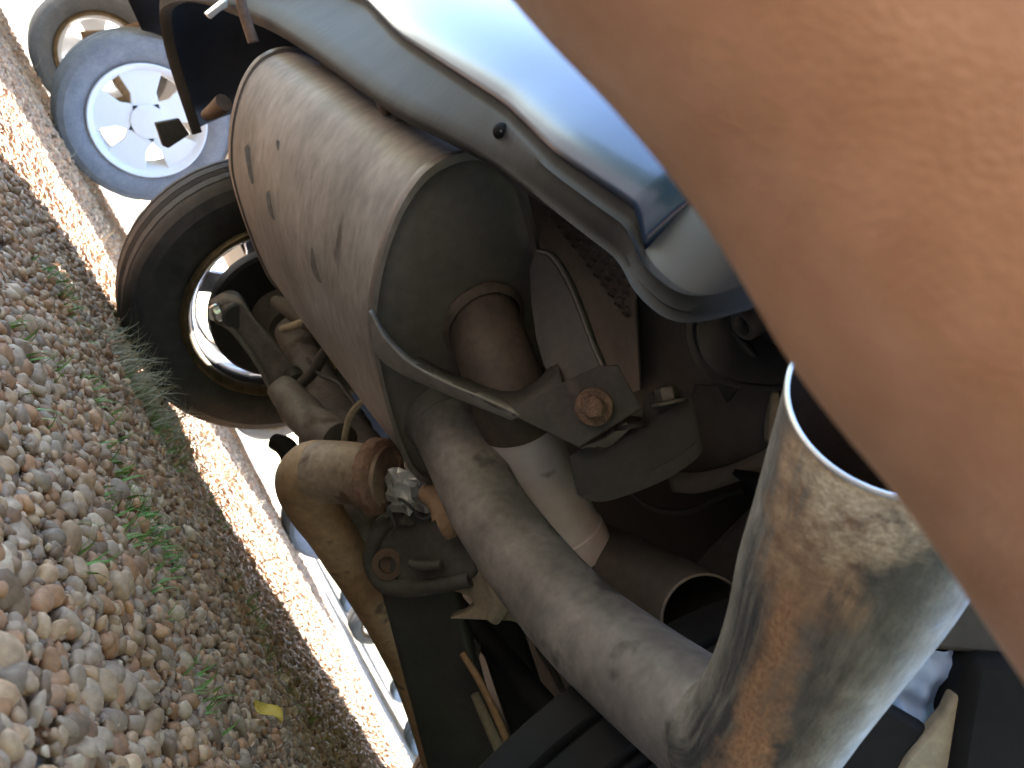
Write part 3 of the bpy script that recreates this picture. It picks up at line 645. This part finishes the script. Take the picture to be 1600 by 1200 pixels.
# bright cut edge of the tip
ed = TV[-96:]
ec = ed.mean(0); rim_pts = np.vstack([ed+(ec-ed)*.018, ed[:1]+(ec-ed[:1])*.018])
tube('tip_edge', [list(p_)+[.0016] for p_ in rim_pts], m_silver, tip, 8, 1, px=False, caps=(False, False))

# ---- muffler bracket: two straps, web, plate, bolt
br = ribbon('strap', [(577,486,0.7853),(600,528,0.7971),(640,568,0.8068),(700,600,0.8020),(760,625,0.7922),(812,650,0.7824)], [(584,548,0.8117),(606,570,0.8215),(645,592,0.8264),(702,617,0.8166),(755,638,0.8020),(800,656,0.7922)], m_strap, car, .0035, bevel=.001)
ribbon('strap_edge', [(577,486,0.7834),(600,528,0.7951),(640,568,0.8049),(700,600,0.8000),(760,625,0.7902),(812,650,0.7804)], [(580,484,0.7971),(605,524,0.8098),(645,562,0.8215),(704,594,0.8166),(765,617,0.8068),(818,640,0.7971)], m_strap, br, .0035)
ribbon('web', [(640,567,0.8078),(690,594,0.8039),(740,616,0.7941),(800,644,0.7853),(840,622,0.7824),(880,600,0.7775)], [(655,560,0.8411),(705,584,0.8411),(760,602,0.8333),(815,606,0.8264),(846,590,0.8215),(870,560,0.8215)], m_plate, br, .003)
prism('strap', pxpoly([(836,392,0.8558),(855,398,0.8460),(872,418,0.8362),(890,452,0.8215),(906,492,0.8068),(924,540,0.7922),(942,580,0.7775),(915,598,0.7824),(872,604,0.8020),(850,572,0.8264),(838,530,0.8460),(830,470,0.8606),(828,420,0.8655)]), unit(FW)*.004, m_cap, br, bevel=.0015, label='broad dark strap beside the end cap')
ribbon('strap_edge', [(838,392,0.8528),(858,398,0.8430),(874,418,0.8333),(892,452,0.8186),(908,492,0.8039),(926,540,0.7892),(944,580,0.7746)], [(842,390,0.8655),(864,396,0.8567),(880,414,0.8469),(898,446,0.8333),(914,486,0.8186),(931,534,0.8039),(948,574,0.7902)], m_strap, br, .0025)
pt = prism('plate', pxpoly([(798,648,0.7824),(862,606,0.7775),(935,572,0.7677),(966,570,0.7628),(1003,638,0.7580),(905,700,0.7726)]), unit(FW)*.006, m_plate, br, bevel=.0015, label='brown steel plate with a rusty bolt')
pn = unit(np.cross(P(1003,638,0.7580)-P(798,648,0.7824), P(935,572,0.7677)-P(905,700,0.7726))); c0 = P(928,636,0.7619)
if pn@TOCAM(c0) < 0: pn = -pn
bolt('bolt', c0, pn, .0125, m_boltr, pt, .015)
prism('clip', pxpoly([(905,700,.795),(945,684,.79),(978,658,.785),(988,668,.79),(955,698,.795),(920,708,.80)]), unit(FW)*.02, m_strap, br, bevel=.002)
# ---- rubber mount
rb_t = [(888,712,.79),(905,722,.79),(935,724,.788),(985,708,.785),(1030,688,.78),(1072,660,.778),(1086,640,.78),(1078,618,.785),(1055,606,.79),(1025,608,.795),(1005,625,.80),(1000,655,.80),(960,688,.80),(915,698,.795)]
dn = (P(960,760,.80)-P(950,712,.80))
rb_c = pxpoly(rb_t); rb_c = list(catmull(np.array(rb_c+rb_c[:1]), 3)[:-1])
rub = prism('rubber_mount', rb_c, dn*.78, m_rub, car, bevel=.005, seg=3, label='thick dark rubber exhaust mount')
prism('rubber_layer', [p_+dn*.80+(p_-P(990,670,.79))*.0 for p_ in rb_c], dn*.45, m_rub, rub, bevel=.006, seg=3)
c0 = P(1045,630,.783); bolt('bolt', c0, -dn, .012, m_bolt, rub, .016)
c0 = P(985,668,.79); lathe('pocket', [(0,.012),(.004,.012),(.004,.016),(.0,.018)], c0, -dn, m_dgrey, rub, 24)
# ---- heat shield with dimples, rear panel, recess
hs = prism('heat_shield', [PL(x, y, 2, .600) for x, y in ((800,200),(1000,380),(992,470),(1000,610),(900,640),(780,560),(760,300))], (0, 0, .004), m_shield, car, bevel=.001)
V = []; Fc = []
for gy_ in range(9):
    for gx_ in range(26):
        x = 845+gx_*5.6+gy_*6.5; y = 312+gx_*7.6-gy_*9.5+(gx_ % 2)*4
        if x > 984: continue
        p_ = PL(x, y, 2, .5995); base = len(V)
        for j in range(8): V.append(p_+np.array([.0030*math.cos(j*math.pi/4), .0030*math.sin(j*math.pi/4), 0]))
        V.append(p_+np.array([0, 0, -.0032])); Fc += [(base+j, base+(j+1) % 8, base+8) for j in range(8)]
dm = build('dimples', V, Fc, m_shield, hs); dm['kind'] = 'stuff'
prism('valance_panel', [PL(x, y, 2, .612) for x, y in ((985,430),(1100,470),(1180,560),(1130,640),(1060,660),(985,650))], (0, 0, .006), m_panel, car, bevel=.002)
rc = [(1078,500),(1080,530),(1092,562),(1118,588),(1160,602),(1220,607),(1290,600),(1340,575),(1345,530),(1300,490),(1200,470),(1120,470)]
ro = np.array([PL(x, y, 2, .575) for x, y in rc]); ro = catmull(np.vstack([ro, ro[:1]]), 5)[:-1]; cc = ro.mean(0)
def sc(s, z_): return [np.array([cc[0]+(p_[0]-cc[0])*s, cc[1]+(p_[1]-cc[1])*s, z_]) for p_ in ro]
rec = grid('recess_rim', [sc(1.0, .572), sc(.985, .569), sc(.975, .573), sc(.965, .59), sc(.93, .592), sc(.90, .588), sc(.885, .575), sc(.87, .573), sc(.85, .578), sc(.83, .64), sc(.1, .645)], m_panel, car, closed=True, sharp=50)
grid('recess_flange', [sc(1.0, .5725), sc(1.004, .60), sc(1.02, .604)], m_panel2, rec, closed=True)
c0 = PL(1176, 500, 2, .605); lathe('boss', [(.03,.016),(-.012,.0155),(-.014,.014),(-.014,.010),(-.012,.009),(.02,.009),(.02,.001)], c0, (0, 0, 1), m_panel, rec, 28)
# body panels around the hanger
prism('side_panel', pxpoly([(1085,600,.86),(1215,608,.80),(1222,720,.82),(1120,735,.86),(1060,740,.88),(1080,660,.88)]), unit(FW)*.008, m_panel, car, bevel=.002)
ribbon('flange', [(1040,735,.84),(1085,738,.835),(1135,728,.825),(1175,712,.82),(1215,692,.81)], [(1050,768,.84),(1090,770,.835),(1140,756,.825),(1185,738,.82),(1215,720,.81)], m_beige if False else m_panel2, car, .006)
prism('edge_strip', pxpoly([(1206,612,.80),(1218,610,.80),(1222,640,.80),(1216,700,.80),(1202,690,.80),(1203,650,.80)]), unit(FW)*.02, m_beige, car, bevel=.003)
prism('floor_brace', pxpoly([(1075,905,.93),(1110,860,.92),(1200,770,.90),(1330,700,.88),(1330,980,.88),(1180,1040,.90),(1140,1000,.92),(1120,940,.93)]), unit(FW)*.01, m_panel2, car, bevel=.003)
prism('cross_panel', pxpoly([(1420,900,.56),(1700,900,.55),(1700,1035,.55),(1520,1022,.555),(1425,1012,.56),(1400,980,.56)]), unit(FW)*.02, m_panel, car, bevel=.004)
# ---- lower right: panel painted as blue skylight through the arch gap, black arch trim
V = []; nA, nB = 18, 14
A = [P(1360,1008,.57), P(1530,1020,.56), P(1480,1160,.57), P(1330,1110,.58)]
for i in range(nA):
    for j in range(nB):
        s, t_ = i/(nA-1), j/(nB-1); p_ = (A[0]*(1-s)+A[1]*s)*(1-t_)+(A[3]*(1-s)+A[2]*s)*t_
        V.append(p_+unit(FW)*.010*mnoise.noise(Vector((s*4, t_*5, 2.0)))+unit(FW)*.012*abs(mnoise.noise(Vector((s*3+4, t_*3, 7.0)))))
Fc = [(i*nB+j, i*nB+j+1, (i+1)*nB+j+1, (i+1)*nB+j) for i in range(nA-1) for j in range(nB-1)]
build('arch_gap_panel', V, Fc, m_arch_gap, car, sharp=0)
prism('arch_trim', pxpoly([(1516,1024,.545),(1640,1030,.54),(1680,1300,.54),(1470,1300,.545),(1488,1200,.545),(1500,1120,.545)]), unit(FW)*.05, m_blackp, car, bevel=.01)
prism('trim_edge', pxpoly([(1492,1082,.552),(1506,1090,.552),(1500,1150,.552),(1484,1230,.552),(1380,1260,.555),(1410,1190,.555),(1455,1140,.552),(1478,1112,.552)]), unit(FW)*.012, m_beige, car, bevel=.003)
prism('lower_trim', pxpoly([(1290,1150,.56),(1385,1098,.558),(1442,1132,.556),(1462,1142,.555),(1420,1185,.556),(1390,1260,.558),(1250,1280,.56)]), unit(FW)*.02, m_blackp, car, bevel=.006)

# ---- front pipe with its elbow, flange
fp = tube('front_pipe', [(606,745,1.0,.040),(575,742,1.01,.041),(535,738,1.03,.042),(500,736,1.05,.0425)], m_brown, car, 32, 6, caps=(True, True))
tube('pipe_run', [(505,736,1.048,.0428),(490,738,1.06,.0432),(478,754,1.08,.0425),(488,788,1.10,.038),(516,830,1.13,.035),(546,878,1.17,.034),(580,930,1.2,.034),(612,985,1.25,.034),(645,1050,1.3,.035),(668,1110,1.35,.037),(690,1180,1.4,.039),(720,1300,1.5,.040)], m_tan, fp, 32, 8, wob=.02, caps=(True, True))
fa = unit(P(590,742,1.0)-P(520,738,1.035))
lathe('flange', [(-.010,.040),(-.009,.047),(-.006,.050),(.004,.049),(.007,.046),(.010,.036),(.004,.034)], P(594,744,1.0), fa, m_rust, fp, 40, mod=lambda i, j: .006*mnoise.noise(Vector((j*.7, i*1.3, 0))) , label='rusty ragged pipe flange')
# crumpled foil
V = []; n_ = 9
for i in range(n_):
    for j in range(n_):
        s, t_ = i/(n_-1), j/(n_-1)
        x = 604+s*86+random.uniform(-5, 5); y = 730+t_*74+random.uniform(-5, 5)-s*2
        V.append(P(x, y, .995+random.uniform(-.02, .02)))
Fc = [(i*n_+j, i*n_+j+1, (i+1)*n_+j+1, (i+1)*n_+j) for i in range(n_-1) for j in range(n_-1)]
build('foil_scrap', V, [q for f in Fc for q in ((f[0], f[1], f[2]), (f[0], f[2], f[3]))], m_silver, car, smooth=False, label='crumpled bright metal foil')
for a in (((600,790,1.0),(625,780,.99),(650,800,.99),(672,815,1.0)), ((640,800,1.0),(662,812,.985),(680,800,.985),(700,812,1.0)), ((608,800,.99),(618,822,.985),(612,838,.99))):
    tube('loose_wire', [(x, y, d, .0022) for x, y, d in a], m_dgrey, car, 8)
tube('bracket_stub', [(664,770,.98,.012),(690,785,.96,.018),(700,815,.95,.02),(690,822,.95,.018)], m_rusthub, car, 16)

# ---- lower control arm, dark bracket and beige arm
arm1 = prism('suspension_bracket', pxpoly([(570,850,1.05),(582,815,1.04),(610,800,1.03),(680,808,1.0),(735,822,.97),(770,880,.95),(752,886,.955),(742,906,.96),(700,918,.97),(650,930,1.0),(608,928,1.03),(580,900,1.05)]), unit(FW)*.04, m_brk, car, bevel=.008, seg=3, label='dark pressed suspension bracket with rounded rib')
tube('bracket_rib', [(735,905,.965,.010),(690,914,.98,.010),(640,920,1.005,.011),(600,912,1.035,.012),(582,880,1.05,.012),(588,838,1.04,.012),(612,815,1.03,.010),(640,812,1.0,.008)], m_brk, arm1, 14)
lathe('bracket_hole', [(0,.022),(-.004,.020),(-.004,.012),(.006,.012),(.006,.001)], P(606,882,1.022), FW, m_rustd, arm1, 28)
tube('embossed_rib', [(640,880,.985,.006),(660,884,.98,.007),(690,882,.968,.006)], m_brk, arm1, 10)
arm2 = prism('suspension_arm', pxpoly([(690,920,.985),(742,888,.965),(760,878,.96),(800,905,.94),(880,985,.90),(900,1010,.90),(800,972,.94),(700,968,.98),(728,958,.975),(742,946,.97),(728,930,.975)]), unit(FW)*.03, m_beige, car, bevel=.006, seg=3)
tube('arm_rib', [(752,882,.955,.007),(772,912,.945,.010),(782,945,.94,.011),(770,968,.945,.009)], m_beige, arm2, 12)
# square dark link and rods
def beam(name, A, B, wpx, depth, m, bev):
    a, b_ = P(*A), P(*B); ax = unit(b_-a); side = unit(np.cross(ax, FW)); dp = unit(np.cross(side, ax)); dp = dp if dp@FW > 0 else -dp
    h1, h2 = wpx*A[2]/FPX/2, wpx*B[2]/FPX/2
    return prism(name, [a-side*h1, a+side*h1, b_+side*h2, b_-side*h2], dp*depth, m, car, bevel=bev, seg=3)
beam('lower_link', (648,900,1.03), (742,1260,1.08), 118, .05, m_dgrey, .010)
beam('inner_link', (770,960,1.25), (870,1260,1.25), 70, .05, m_blackp, .010)
tube('brake_line', [(722,1020,1.04,.005),(748,1062,1.03,.005),(776,1120,1.02,.0055),(818,1220,1.02,.0055)], m_tan, car, 10)
tube('brake_line', [(742,1085,1.02,.006),(762,1130,1.02,.0075),(784,1180,1.02,.0075),(808,1240,1.02,.0075)], m_beige, car, 10)
prism('line_clip', pxpoly([(702,985,1.09),(730,985,1.08),(752,1012,1.07),(745,1045,1.07),(725,1040,1.08),(712,1010,1.09)]), unit(FW)*.02, m_panel2, car, bevel=.004)
kn = tube('knuckle', [(930,1110,.98,.010),(938,1140,.96,.022),(945,1175,.95,.028),(940,1220,.95,.030)], m_rusthub, car, 20, wob=.15)
for x, y in ((972,1172), (938,1185)):
    tube('knuckle_lug', [(x-10,y-14,.945,.010),(x,y,.935,.016),(x+4,y+16,.935,.014)], m_beige, kn, 16, wob=.1)

# ---- rear suspension behind the muffler
def PX(x, y, c): return PL(x, y, 0, c)
ar = [(332,478),(352,466),(380,470),(400,500),(430,535),(470,590),(500,600),(480,640),(455,632),(430,612),(400,560),(365,520),(338,505)]
ta = prism('trailing_arm', [PX(x, y, -1.50+.0009*(x-332)) for x, y in ar], (-.035, 0, 0), m_cast, car, bevel=.008, seg=3, label='grey trailing arm joining the rear hub')
tube('arm_flange', [tuple(proj(PX(x, y, -1.49+.0009*(x-332))))[:2]+(proj(PX(x, y, -1.49+.0009*(x-332)))[2], .006) for x, y in ((338,500),(362,515),(392,552),(412,584),(424,606),(450,632))], m_cast, ta, 10)
c0 = PX(340,488,-1.49); bolt('bolt', c0, (1, 0, 0), .013, m_alu, ta, .02)
lathe('bushing', [(-.05,.03),(.014,.03),(.018,.026),(.018,.001)], PX(368,490,-1.48), (1, 0, 0), m_dgrey, ta, 24)
lathe('bushing', [(-.02,.020),(.014,.020),(.016,.016),(.016,.001)], PX(462,592,-1.36), (1, 0, 0), m_dgrey, ta, 24)
# brake disc and backing
bd = lathe('brake_disc', [(.0,.05),(.0,.155),(.008,.162),(.04,.162),(.05,.155),(.05,.06)], (-1.655, .955, .33), (-1, 0, 0), m_blackp, car, 64)
lathe('hub_carrier', [(-.05,.001),(-.05,.05),(-.02,.065),(.02,.075),(.03,.11),(.035,.11)], (-1.64, .955, .33), (-1, 0, 0), m_panel, bd, 40)
prism('brake_caliper', [(-1.60, 1.0, .42), (-1.60, 1.06, .40), (-1.60, 1.09, .32), (-1.60, 1.04, .30), (-1.60, 1.0, .36)], (-.07, 0, 0), m_panel2, bd, bevel=.01, seg=3)
# axle housing
ax_pts = [(-1.62, .955, .33, .035), (-1.45, .98, .32, .042), (-1.30, 1.0, .30, .06), (-1.18, 1.02, .28, .085), (-1.08, 1.03, .265, .10), (-1.0, 1.03, .265, .07), (-.97, 1.03, .265, .03)]
axl = tube('axle_housing', ax_pts, m_cast, car, 36, 6, px=False, wob=.10)
tube('casting_web', [(440,606,1.50,.03),(468,640,1.46,.036),(490,662,1.42,.036),(530,690,1.36,.035)], m_cast, axl, 24, wob=.2)
tube('upper_link', [(430,470,1.62,.012),(460,485,1.58,.022),(480,500,1.55,.02),(520,520,1.5,.018)], m_panel2, car, 18, wob=.1)
tube('link_rod', [(440,515,1.56,.008),(470,505,1.54,.009),(520,480,1.5,.009)], m_beige, car, 12)
tube('anti_roll_bar', [(470,600,1.5,.011),(490,580,1.48,.011),(512,545,1.45,.011),(560,500,1.4,.011)], m_panel2, car, 14)
tube('brake_hose', [(536,705,1.28,.005),(540,675,1.27,.0055),(548,648,1.26,.0055),(565,628,1.24,.005),(585,620,1.22,.005)], m_beige, car, 10)
tube('damper', [(430,690,1.62,.018),(448,700,1.6,.022),(456,722,1.58,.02)], m_blackp, car, 16)

# loose cables and hoses in the dark bays
tube('hose', [(930,905,1.12,.009),(985,960,1.1,.010),(1020,1010,1.06,.010),(1060,1030,1.0,.009)], m_rub, car, 12)
tube('cable', [(960,745,.98,.004),(1010,790,.97,.004),(1070,800,.95,.004),(1130,775,.93,.004),(1190,760,.92,.004)], m_rub, car, 8)
tube('cable', [(480,560,1.5,.004),(500,585,1.46,.004),(530,600,1.4,.004),(560,640,1.32,.004)], m_rub, car, 8)
tube('cable', [(840,1010,1.1,.005),(870,1060,1.08,.005),(900,1130,1.05,.005),(905,1210,1.03,.005)], m_rub, car, 8)
# ================================================================== OTHER CARS
def other_car(label, loc_x, y0, axles, hw, front, xs, R=.33, zb=.42, detail=True):
    r = empty('parked_car', (loc_x, (y0+y0+4.3)/2, 0), label, 'car', 'cars parked beyond the blue car')
    car_shell(r, loc_x, hw, y0, y0+4.3, axles, m_white, zb=zb, front=front)
    grid('floor_pan', [[(loc_x-hw*.95, y, .72), (loc_x+hw*.95, y, .72)] for y in (y0+.1, y0+2, y0+4.2)], m_glare, r, solid=.01)
    for a in axles:
        for sgn in (-1, 1):
            make_wheel(r, (loc_x+sgn*(hw-.21), a, R), R, .2, R*.66, sgn, mrim=m_glare, mty=m_tyre_flare, sw=1.9, segs=36 if not detail else 60)
    return r
nb = other_car('white car with silver wheels parked just left of the blue car', -4.45, .12, (.98, 3.6), .84, 1, None, R=.35, zb=.48)
tube('rear_axle', [(-5.08, .98, .35, .03), (-4.7, 1.02, .36, .032), (-4.1, 1.02, .36, .032), (-3.8, .98, .35, .03)], m_rusthub, nb, 16, px=False)
prism('axle_bracket', [(-4.98, .80, .30), (-4.98, .95, .28), (-4.98, 1.02, .36), (-4.98, .93, .44), (-4.98, .90, .62), (-4.98, .84, .62), (-4.98, .84, .46)], (.04, 0, 0), m_rusthub, nb, bevel=.01)
other_car('white car farthest ahead, its blue shaded wheel beyond the tan exhaust pipe', -8.35, 8.2, (9.15, 11.8), .84, 1, None, detail=False)
other_car('white car at the lower edge of view behind the dark suspension link', -4.65, 5.9, (6.9, 9.4), .84, 1, None, detail=False)
# grass verge far behind
vg = []
for x in (-11.2, -11.0, -10.2, -9.9): vg.append([(x+.1*math.sin(y*1.3), y, {-11.2: 0, -11.0: .16, -10.2: .14, -9.9: -.02}[x]+.02*math.sin(y*2.1+x)) for y in np.linspace(-6, 40, 60)])
m_verge = mat('verge', (.10, .11, .05), (.2, .19, .1), 9, .9, 0, .6, bscale=60)
v_ = grid('grass_verge', vg, m_verge, None); v_['kind'] = 'structure'

# unseen foliage added behind and to the right, blocking low sky, darkening bumper reflections
def added_hedge(label, pts, h, d):
    r = empty('added_hedge', (pts[0][0], pts[0][1], 0), label, 'added_hedge')
    ln = np.linalg.norm(np.diff(np.array(pts), axis=0), axis=1).sum(); V = []; Fc = []
    tot = int(ln*h*260)
    for _ in range(tot):
        s_ = random.random(); seg = min(int(s_*(len(pts)-1)), len(pts)-2); f_ = s_*(len(pts)-1)-seg
        b0 = np.array(pts[seg])*(1-f_)+np.array(pts[seg+1])*f_
        c = np.array([b0[0]+random.gauss(0, d*.4), b0[1]+random.gauss(0, d*.4), h*random.random()**.8*(1+.08*math.sin(s_*40))])
        u_ = unit(rng.normal(size=3)); w_ = unit(np.cross(u_, rng.normal(size=3))); k = random.uniform(.03, .07); o_ = len(V)
        V += [c-u_*k, c+w_*k*.5, c+u_*k, c-w_*k*.5]; Fc.append((o_, o_+1, o_+2, o_+3))
    build('foliage', V, Fc, m_added_hedge, r, smooth=False)
    core = [[(pts[i][0]+a, pts[i][1]+b_, z_) for a, b_, z_ in ((d*.3, d*.3, 0), (d*.35, d*.35, h*.8), (0, 0, h*.95), (-d*.35, -d*.35, h*.8), (-d*.3, -d*.3, 0))] for i in range(len(pts))]
    grid('branches', core, m_added_hedge, r)
m_added_hedge = mat('added_hedge_leaves', (.02, .04, .012), (.05, .085, .025), 9, .6, 0, 0, spec=.3)
added_hedge('unseen dark green foliage screen added behind the blue car against low sky', [(-9, -5.5), (-4, -5.5), (0, -5.5), (4.2, -5.5)], 2.4, .5)
added_hedge('unseen dark green foliage screen added along the right side of the blue car', [(2.6, -3), (2.6, 0), (2.6, 3), (2.6, 7)], 2.2, .5)

# ================================================================== THE PERSON'S ARM
m_skin = bpy.data.materials.new('skin'); m_skin.use_nodes = True
t = m_skin.node_tree; N = t.nodes; L = t.links; b = N['Principled BSDF']
tc = N.new('ShaderNodeTexCoord'); mp = N.new('ShaderNodeMapping'); mp.inputs['Scale'].default_value = (1, 1, 1); L.new(tc.outputs['UV'], mp.inputs[0])
n1 = N.new('ShaderNodeTexNoise'); n1.inputs['Scale'].default_value = 60; n1.inputs['Detail'].default_value = 4; L.new(tc.outputs['Object'], n1.inputs['Vector'])
cr = N.new('ShaderNodeValToRGB'); cr.color_ramp.elements[0].position = .3; cr.color_ramp.elements[1].position = .72
cr.color_ramp.elements[0].color = (.44, .205, .105, 1); cr.color_ramp.elements[1].color = (.54, .27, .15, 1); L.new(n1.outputs[0], cr.inputs[0]); L.new(cr.outputs[0], b.inputs['Base Color'])
b.inputs['Roughness'].default_value = .33; b.inputs['Specular IOR Level'].default_value = .5
mp2 = N.new('ShaderNodeMapping'); mp2.inputs['Scale'].default_value = (330, 430, 520); L.new(tc.outputs['Object'], mp2.inputs[0])
n2 = N.new('ShaderNodeTexVoronoi'); n2.inputs['Scale'].default_value = 1.6; L.new(mp2.outputs[0], n2.inputs['Vector'])
n3 = N.new('ShaderNodeTexNoise'); n3.inputs['Scale'].default_value = 1.0; n3.inputs['Detail'].default_value = 4; L.new(mp2.outputs[0], n3.inputs['Vector'])
ad = N.new('ShaderNodeMath'); ad.operation = 'ADD'; L.new(n2.outputs['Distance'], ad.inputs[0]); L.new(n3.outputs[0], ad.inputs[1])
bp = N.new('ShaderNodeBump'); bp.inputs['Strength'].default_value = .24; bp.inputs['Distance'].default_value = .0014; L.new(ad.outputs[0], bp.inputs['Height']); L.new(bp.outputs[0], b.inputs['Normal'])
def arm_mesh():
    R0 = .050
    edge = [(560,-330),(700,-150),(830,0),(960,132),(1090,288),(1180,420),(1255,550),(1345,672),(1450,795),(1530,905),(1605,1020),(1700,1160)]
    dep = [.185,.18,.175,.172,.17,.168,.166,.165,.165,.165,.165,.165]
    rad = [.043,.046,.049,.050,.051,.052,.0525,.053,.053,.053,.053,.053]
    L_ = []
    for i, ((x, y), d, r) in enumerate(zip(edge, dep, rad)):
        a = np.array(edge[max(0, i-1)]); b_ = np.array(edge[min(len(edge)-1, i+1)]); tv = unit(b_-a); n_ = np.array([tv[1], -tv[0]])
        c = np.array([x, y])+n_*r*FPX/d*.97; L_.append(list(P(c[0], c[1], d))+[r])
    L_ = np.array(L_)
    # wrist and hand root beyond the top of the frame, upper arm behind the lens
    dirn = unit(L_[0, :3]-L_[3, :3]); e0 = L_[0, :3]
    pre = [list(e0+dirn*s)+[r] for s, r in ((.20, .030), (.165, .0275), (.12, .029), (.06, .036))]
    en = L_[-1, :3]; d2 = unit(L_[-1, :3]-L_[-3, :3]); bk = unit([.55, -.75, .35])
    sh = np.array([.34, -.36, .62]); el = en+d2*.06
    post = [list(el)+[.050], list(el*.85+sh*.15)+[.050], list(el*.5+sh*.5)+[.053], list(el*.2+sh*.8)+[.060], list(sh)+[.066], list(sh+np.array([.03, -.03, .02]))+[.05], list(sh+np.array([.04, -.04, .03]))+[.02]]
    V, Fc, UV = tube_geo(np.vstack([pre, L_, post]), 72, 8, caps=(True, True), wob=0)
    V = [np.array(v_) for v_ in V]; Fc = list(Fc); UV = list(UV)
    # palm and five fingers grown from the wrist
    w0 = np.array(pre[0][:3]); s_ = unit(np.cross(dirn, [0, 0, 1])); up_ = np.cross(s_, dirn)
    def add(pts, seg=16):
        v1, f1, u1 = tube_geo(np.array(pts), seg, 5, caps=(True, True)); o = len(V); V.extend(v1); UV.extend(u1); Fc.extend([tuple(i+o for i in f) for f in f1])
    for k in range(4):
        off = (k-1.5)*.0205; ln = (.072, .080, .076, .060)[k]; q = w0-dirn*.03+s_*off*.4
        kn_ = w0+dirn*.075+s_*off+up_*.006
        add([list(q)+[.014], list(w0+dirn*.03+s_*off*.8)+[.0145], list(kn_)+[.0115], list(kn_+dirn*ln*.45-up_*.012)+[.0095], list(kn_+dirn*ln*.72-up_*.034)+[.009], list(kn_+dirn*ln*.80-up_*.055)+[.0075], list(kn_+dirn*ln*.80-up_*.062)+[.003]])
    add([list(w0+s_*.006)+[.014], list(w0+dirn*.025+s_*.034-up_*.008)+[.0145], list(w0+dirn*.055+s_*.050-up_*.02)+[.0115], list(w0+dirn*.082+s_*.050-up_*.032)+[.0095], list(w0+dirn*.095+s_*.046-up_*.038)+[.004]])
    # crouching body outside the frame: torso, neck, head, other arm, folded legs
    def T(*p): add([list(q) for q in p], 32)
    T((.40,-.42,.72,.06), (.42,-.47,.66,.13), (.50,-.58,.54,.155), (.60,-.72,.42,.15), (.68,-.82,.34,.16), (.72,-.88,.30,.10))
    T((.42,-.44,.70,.07), (.36,-.40,.76,.062), (.32,-.37,.80,.06))
    T((.34,-.38,.78,.055), (.30,-.35,.83,.085), (.27,-.33,.89,.098), (.26,-.34,.95,.092), (.27,-.36,1.0,.05))
    T((.26,-.245,.885,.014), (.245,-.225,.865,.017), (.25,-.235,.855,.01))
    T((.35,-.34,.64,.06), (.42,-.42,.66,.10), (.55,-.36,.66,.06))
    T((.55,-.36,.66,.062), (.66,-.26,.46,.05), (.66,-.12,.24,.042), (.64,-.04,.08,.034), (.63,.02,.03,.03))
    T((.70,-.76,.34,.09), (.60,-.52,.24,.085), (.52,-.34,.12,.065), (.62,-.52,.07,.055), (.78,-.78,.06,.04), (.80,-.86,.05,.035))
    T((.76,-.84,.34,.09), (.82,-.58,.26,.085), (.84,-.38,.13,.065), (.88,-.58,.07,.055), (.94,-.86,.06,.04), (.96,-.94,.05,.035))
    return V, Fc, UV
V, Fc, UV = arm_mesh()
pe = build('person', V, Fc, m_skin, None, uv=UV, sharp=0)
k = pe.modifiers.new('remesh', 'REMESH'); k.mode = 'VOXEL'; k.voxel_size = .0045; k.use_smooth_shade = True
k = pe.modifiers.new('smooth', 'SMOOTH'); k.factor = .5; k.iterations = 14
m_shirt = mat('dark_shirt', (.02, .025, .04), (.03, .036, .055), 30, .9, 0, .2)
m_jeans = mat('jeans', (.03, .045, .085), (.05, .07, .12), 40, .9, 0, .2)
m_hair = mat('brown_hair', (.03, .018, .01), (.05, .03, .018), 60, .7, 0, .6)
def cloth(name, chains, m):
    V = []; Fc = []
    for c_ in chains:
        v1, f1, u1 = tube_geo(np.array([list(q) for q in c_]), 32, 6, caps=(True, True)); o_ = len(V); V.extend(v1); Fc.extend([tuple(i+o_ for i in f) for f in f1])
    o = build(name, V, Fc, m, pe, sharp=0); k = o.modifiers.new('remesh', 'REMESH'); k.mode = 'VOXEL'; k.voxel_size = .012; k.use_smooth_shade = True
    k = o.modifiers.new('smooth', 'SMOOTH'); k.factor = .5; k.iterations = 6
cloth('shirt', [[(.40,-.42,.735,.07), (.42,-.47,.66,.14), (.50,-.58,.54,.165), (.60,-.72,.42,.162)], [(.29,-.30,.575,.078), (.34,-.36,.62,.082), (.42,-.43,.66,.11), (.55,-.36,.66,.078), (.61,-.31,.56,.072)]], m_shirt)
cloth('trousers', [[(.58,-.69,.44,.165), (.68,-.82,.34,.172), (.73,-.89,.29,.11)], [(.70,-.76,.34,.10), (.60,-.52,.24,.095), (.52,-.34,.12,.075), (.62,-.52,.07,.065), (.78,-.78,.06,.052)], [(.76,-.84,.34,.10), (.82,-.58,.26,.095), (.84,-.38,.13,.075), (.88,-.58,.07,.065), (.94,-.86,.06,.052)]], m_jeans)
cloth('hair', [[(.33,-.41,.86,.07), (.29,-.37,.92,.096), (.27,-.365,.97,.09), (.27,-.375,1.01,.055)]], m_hair)
tag(pe, 'person crouching with a bare tanned arm held across the bumper close to the lens', 'person')
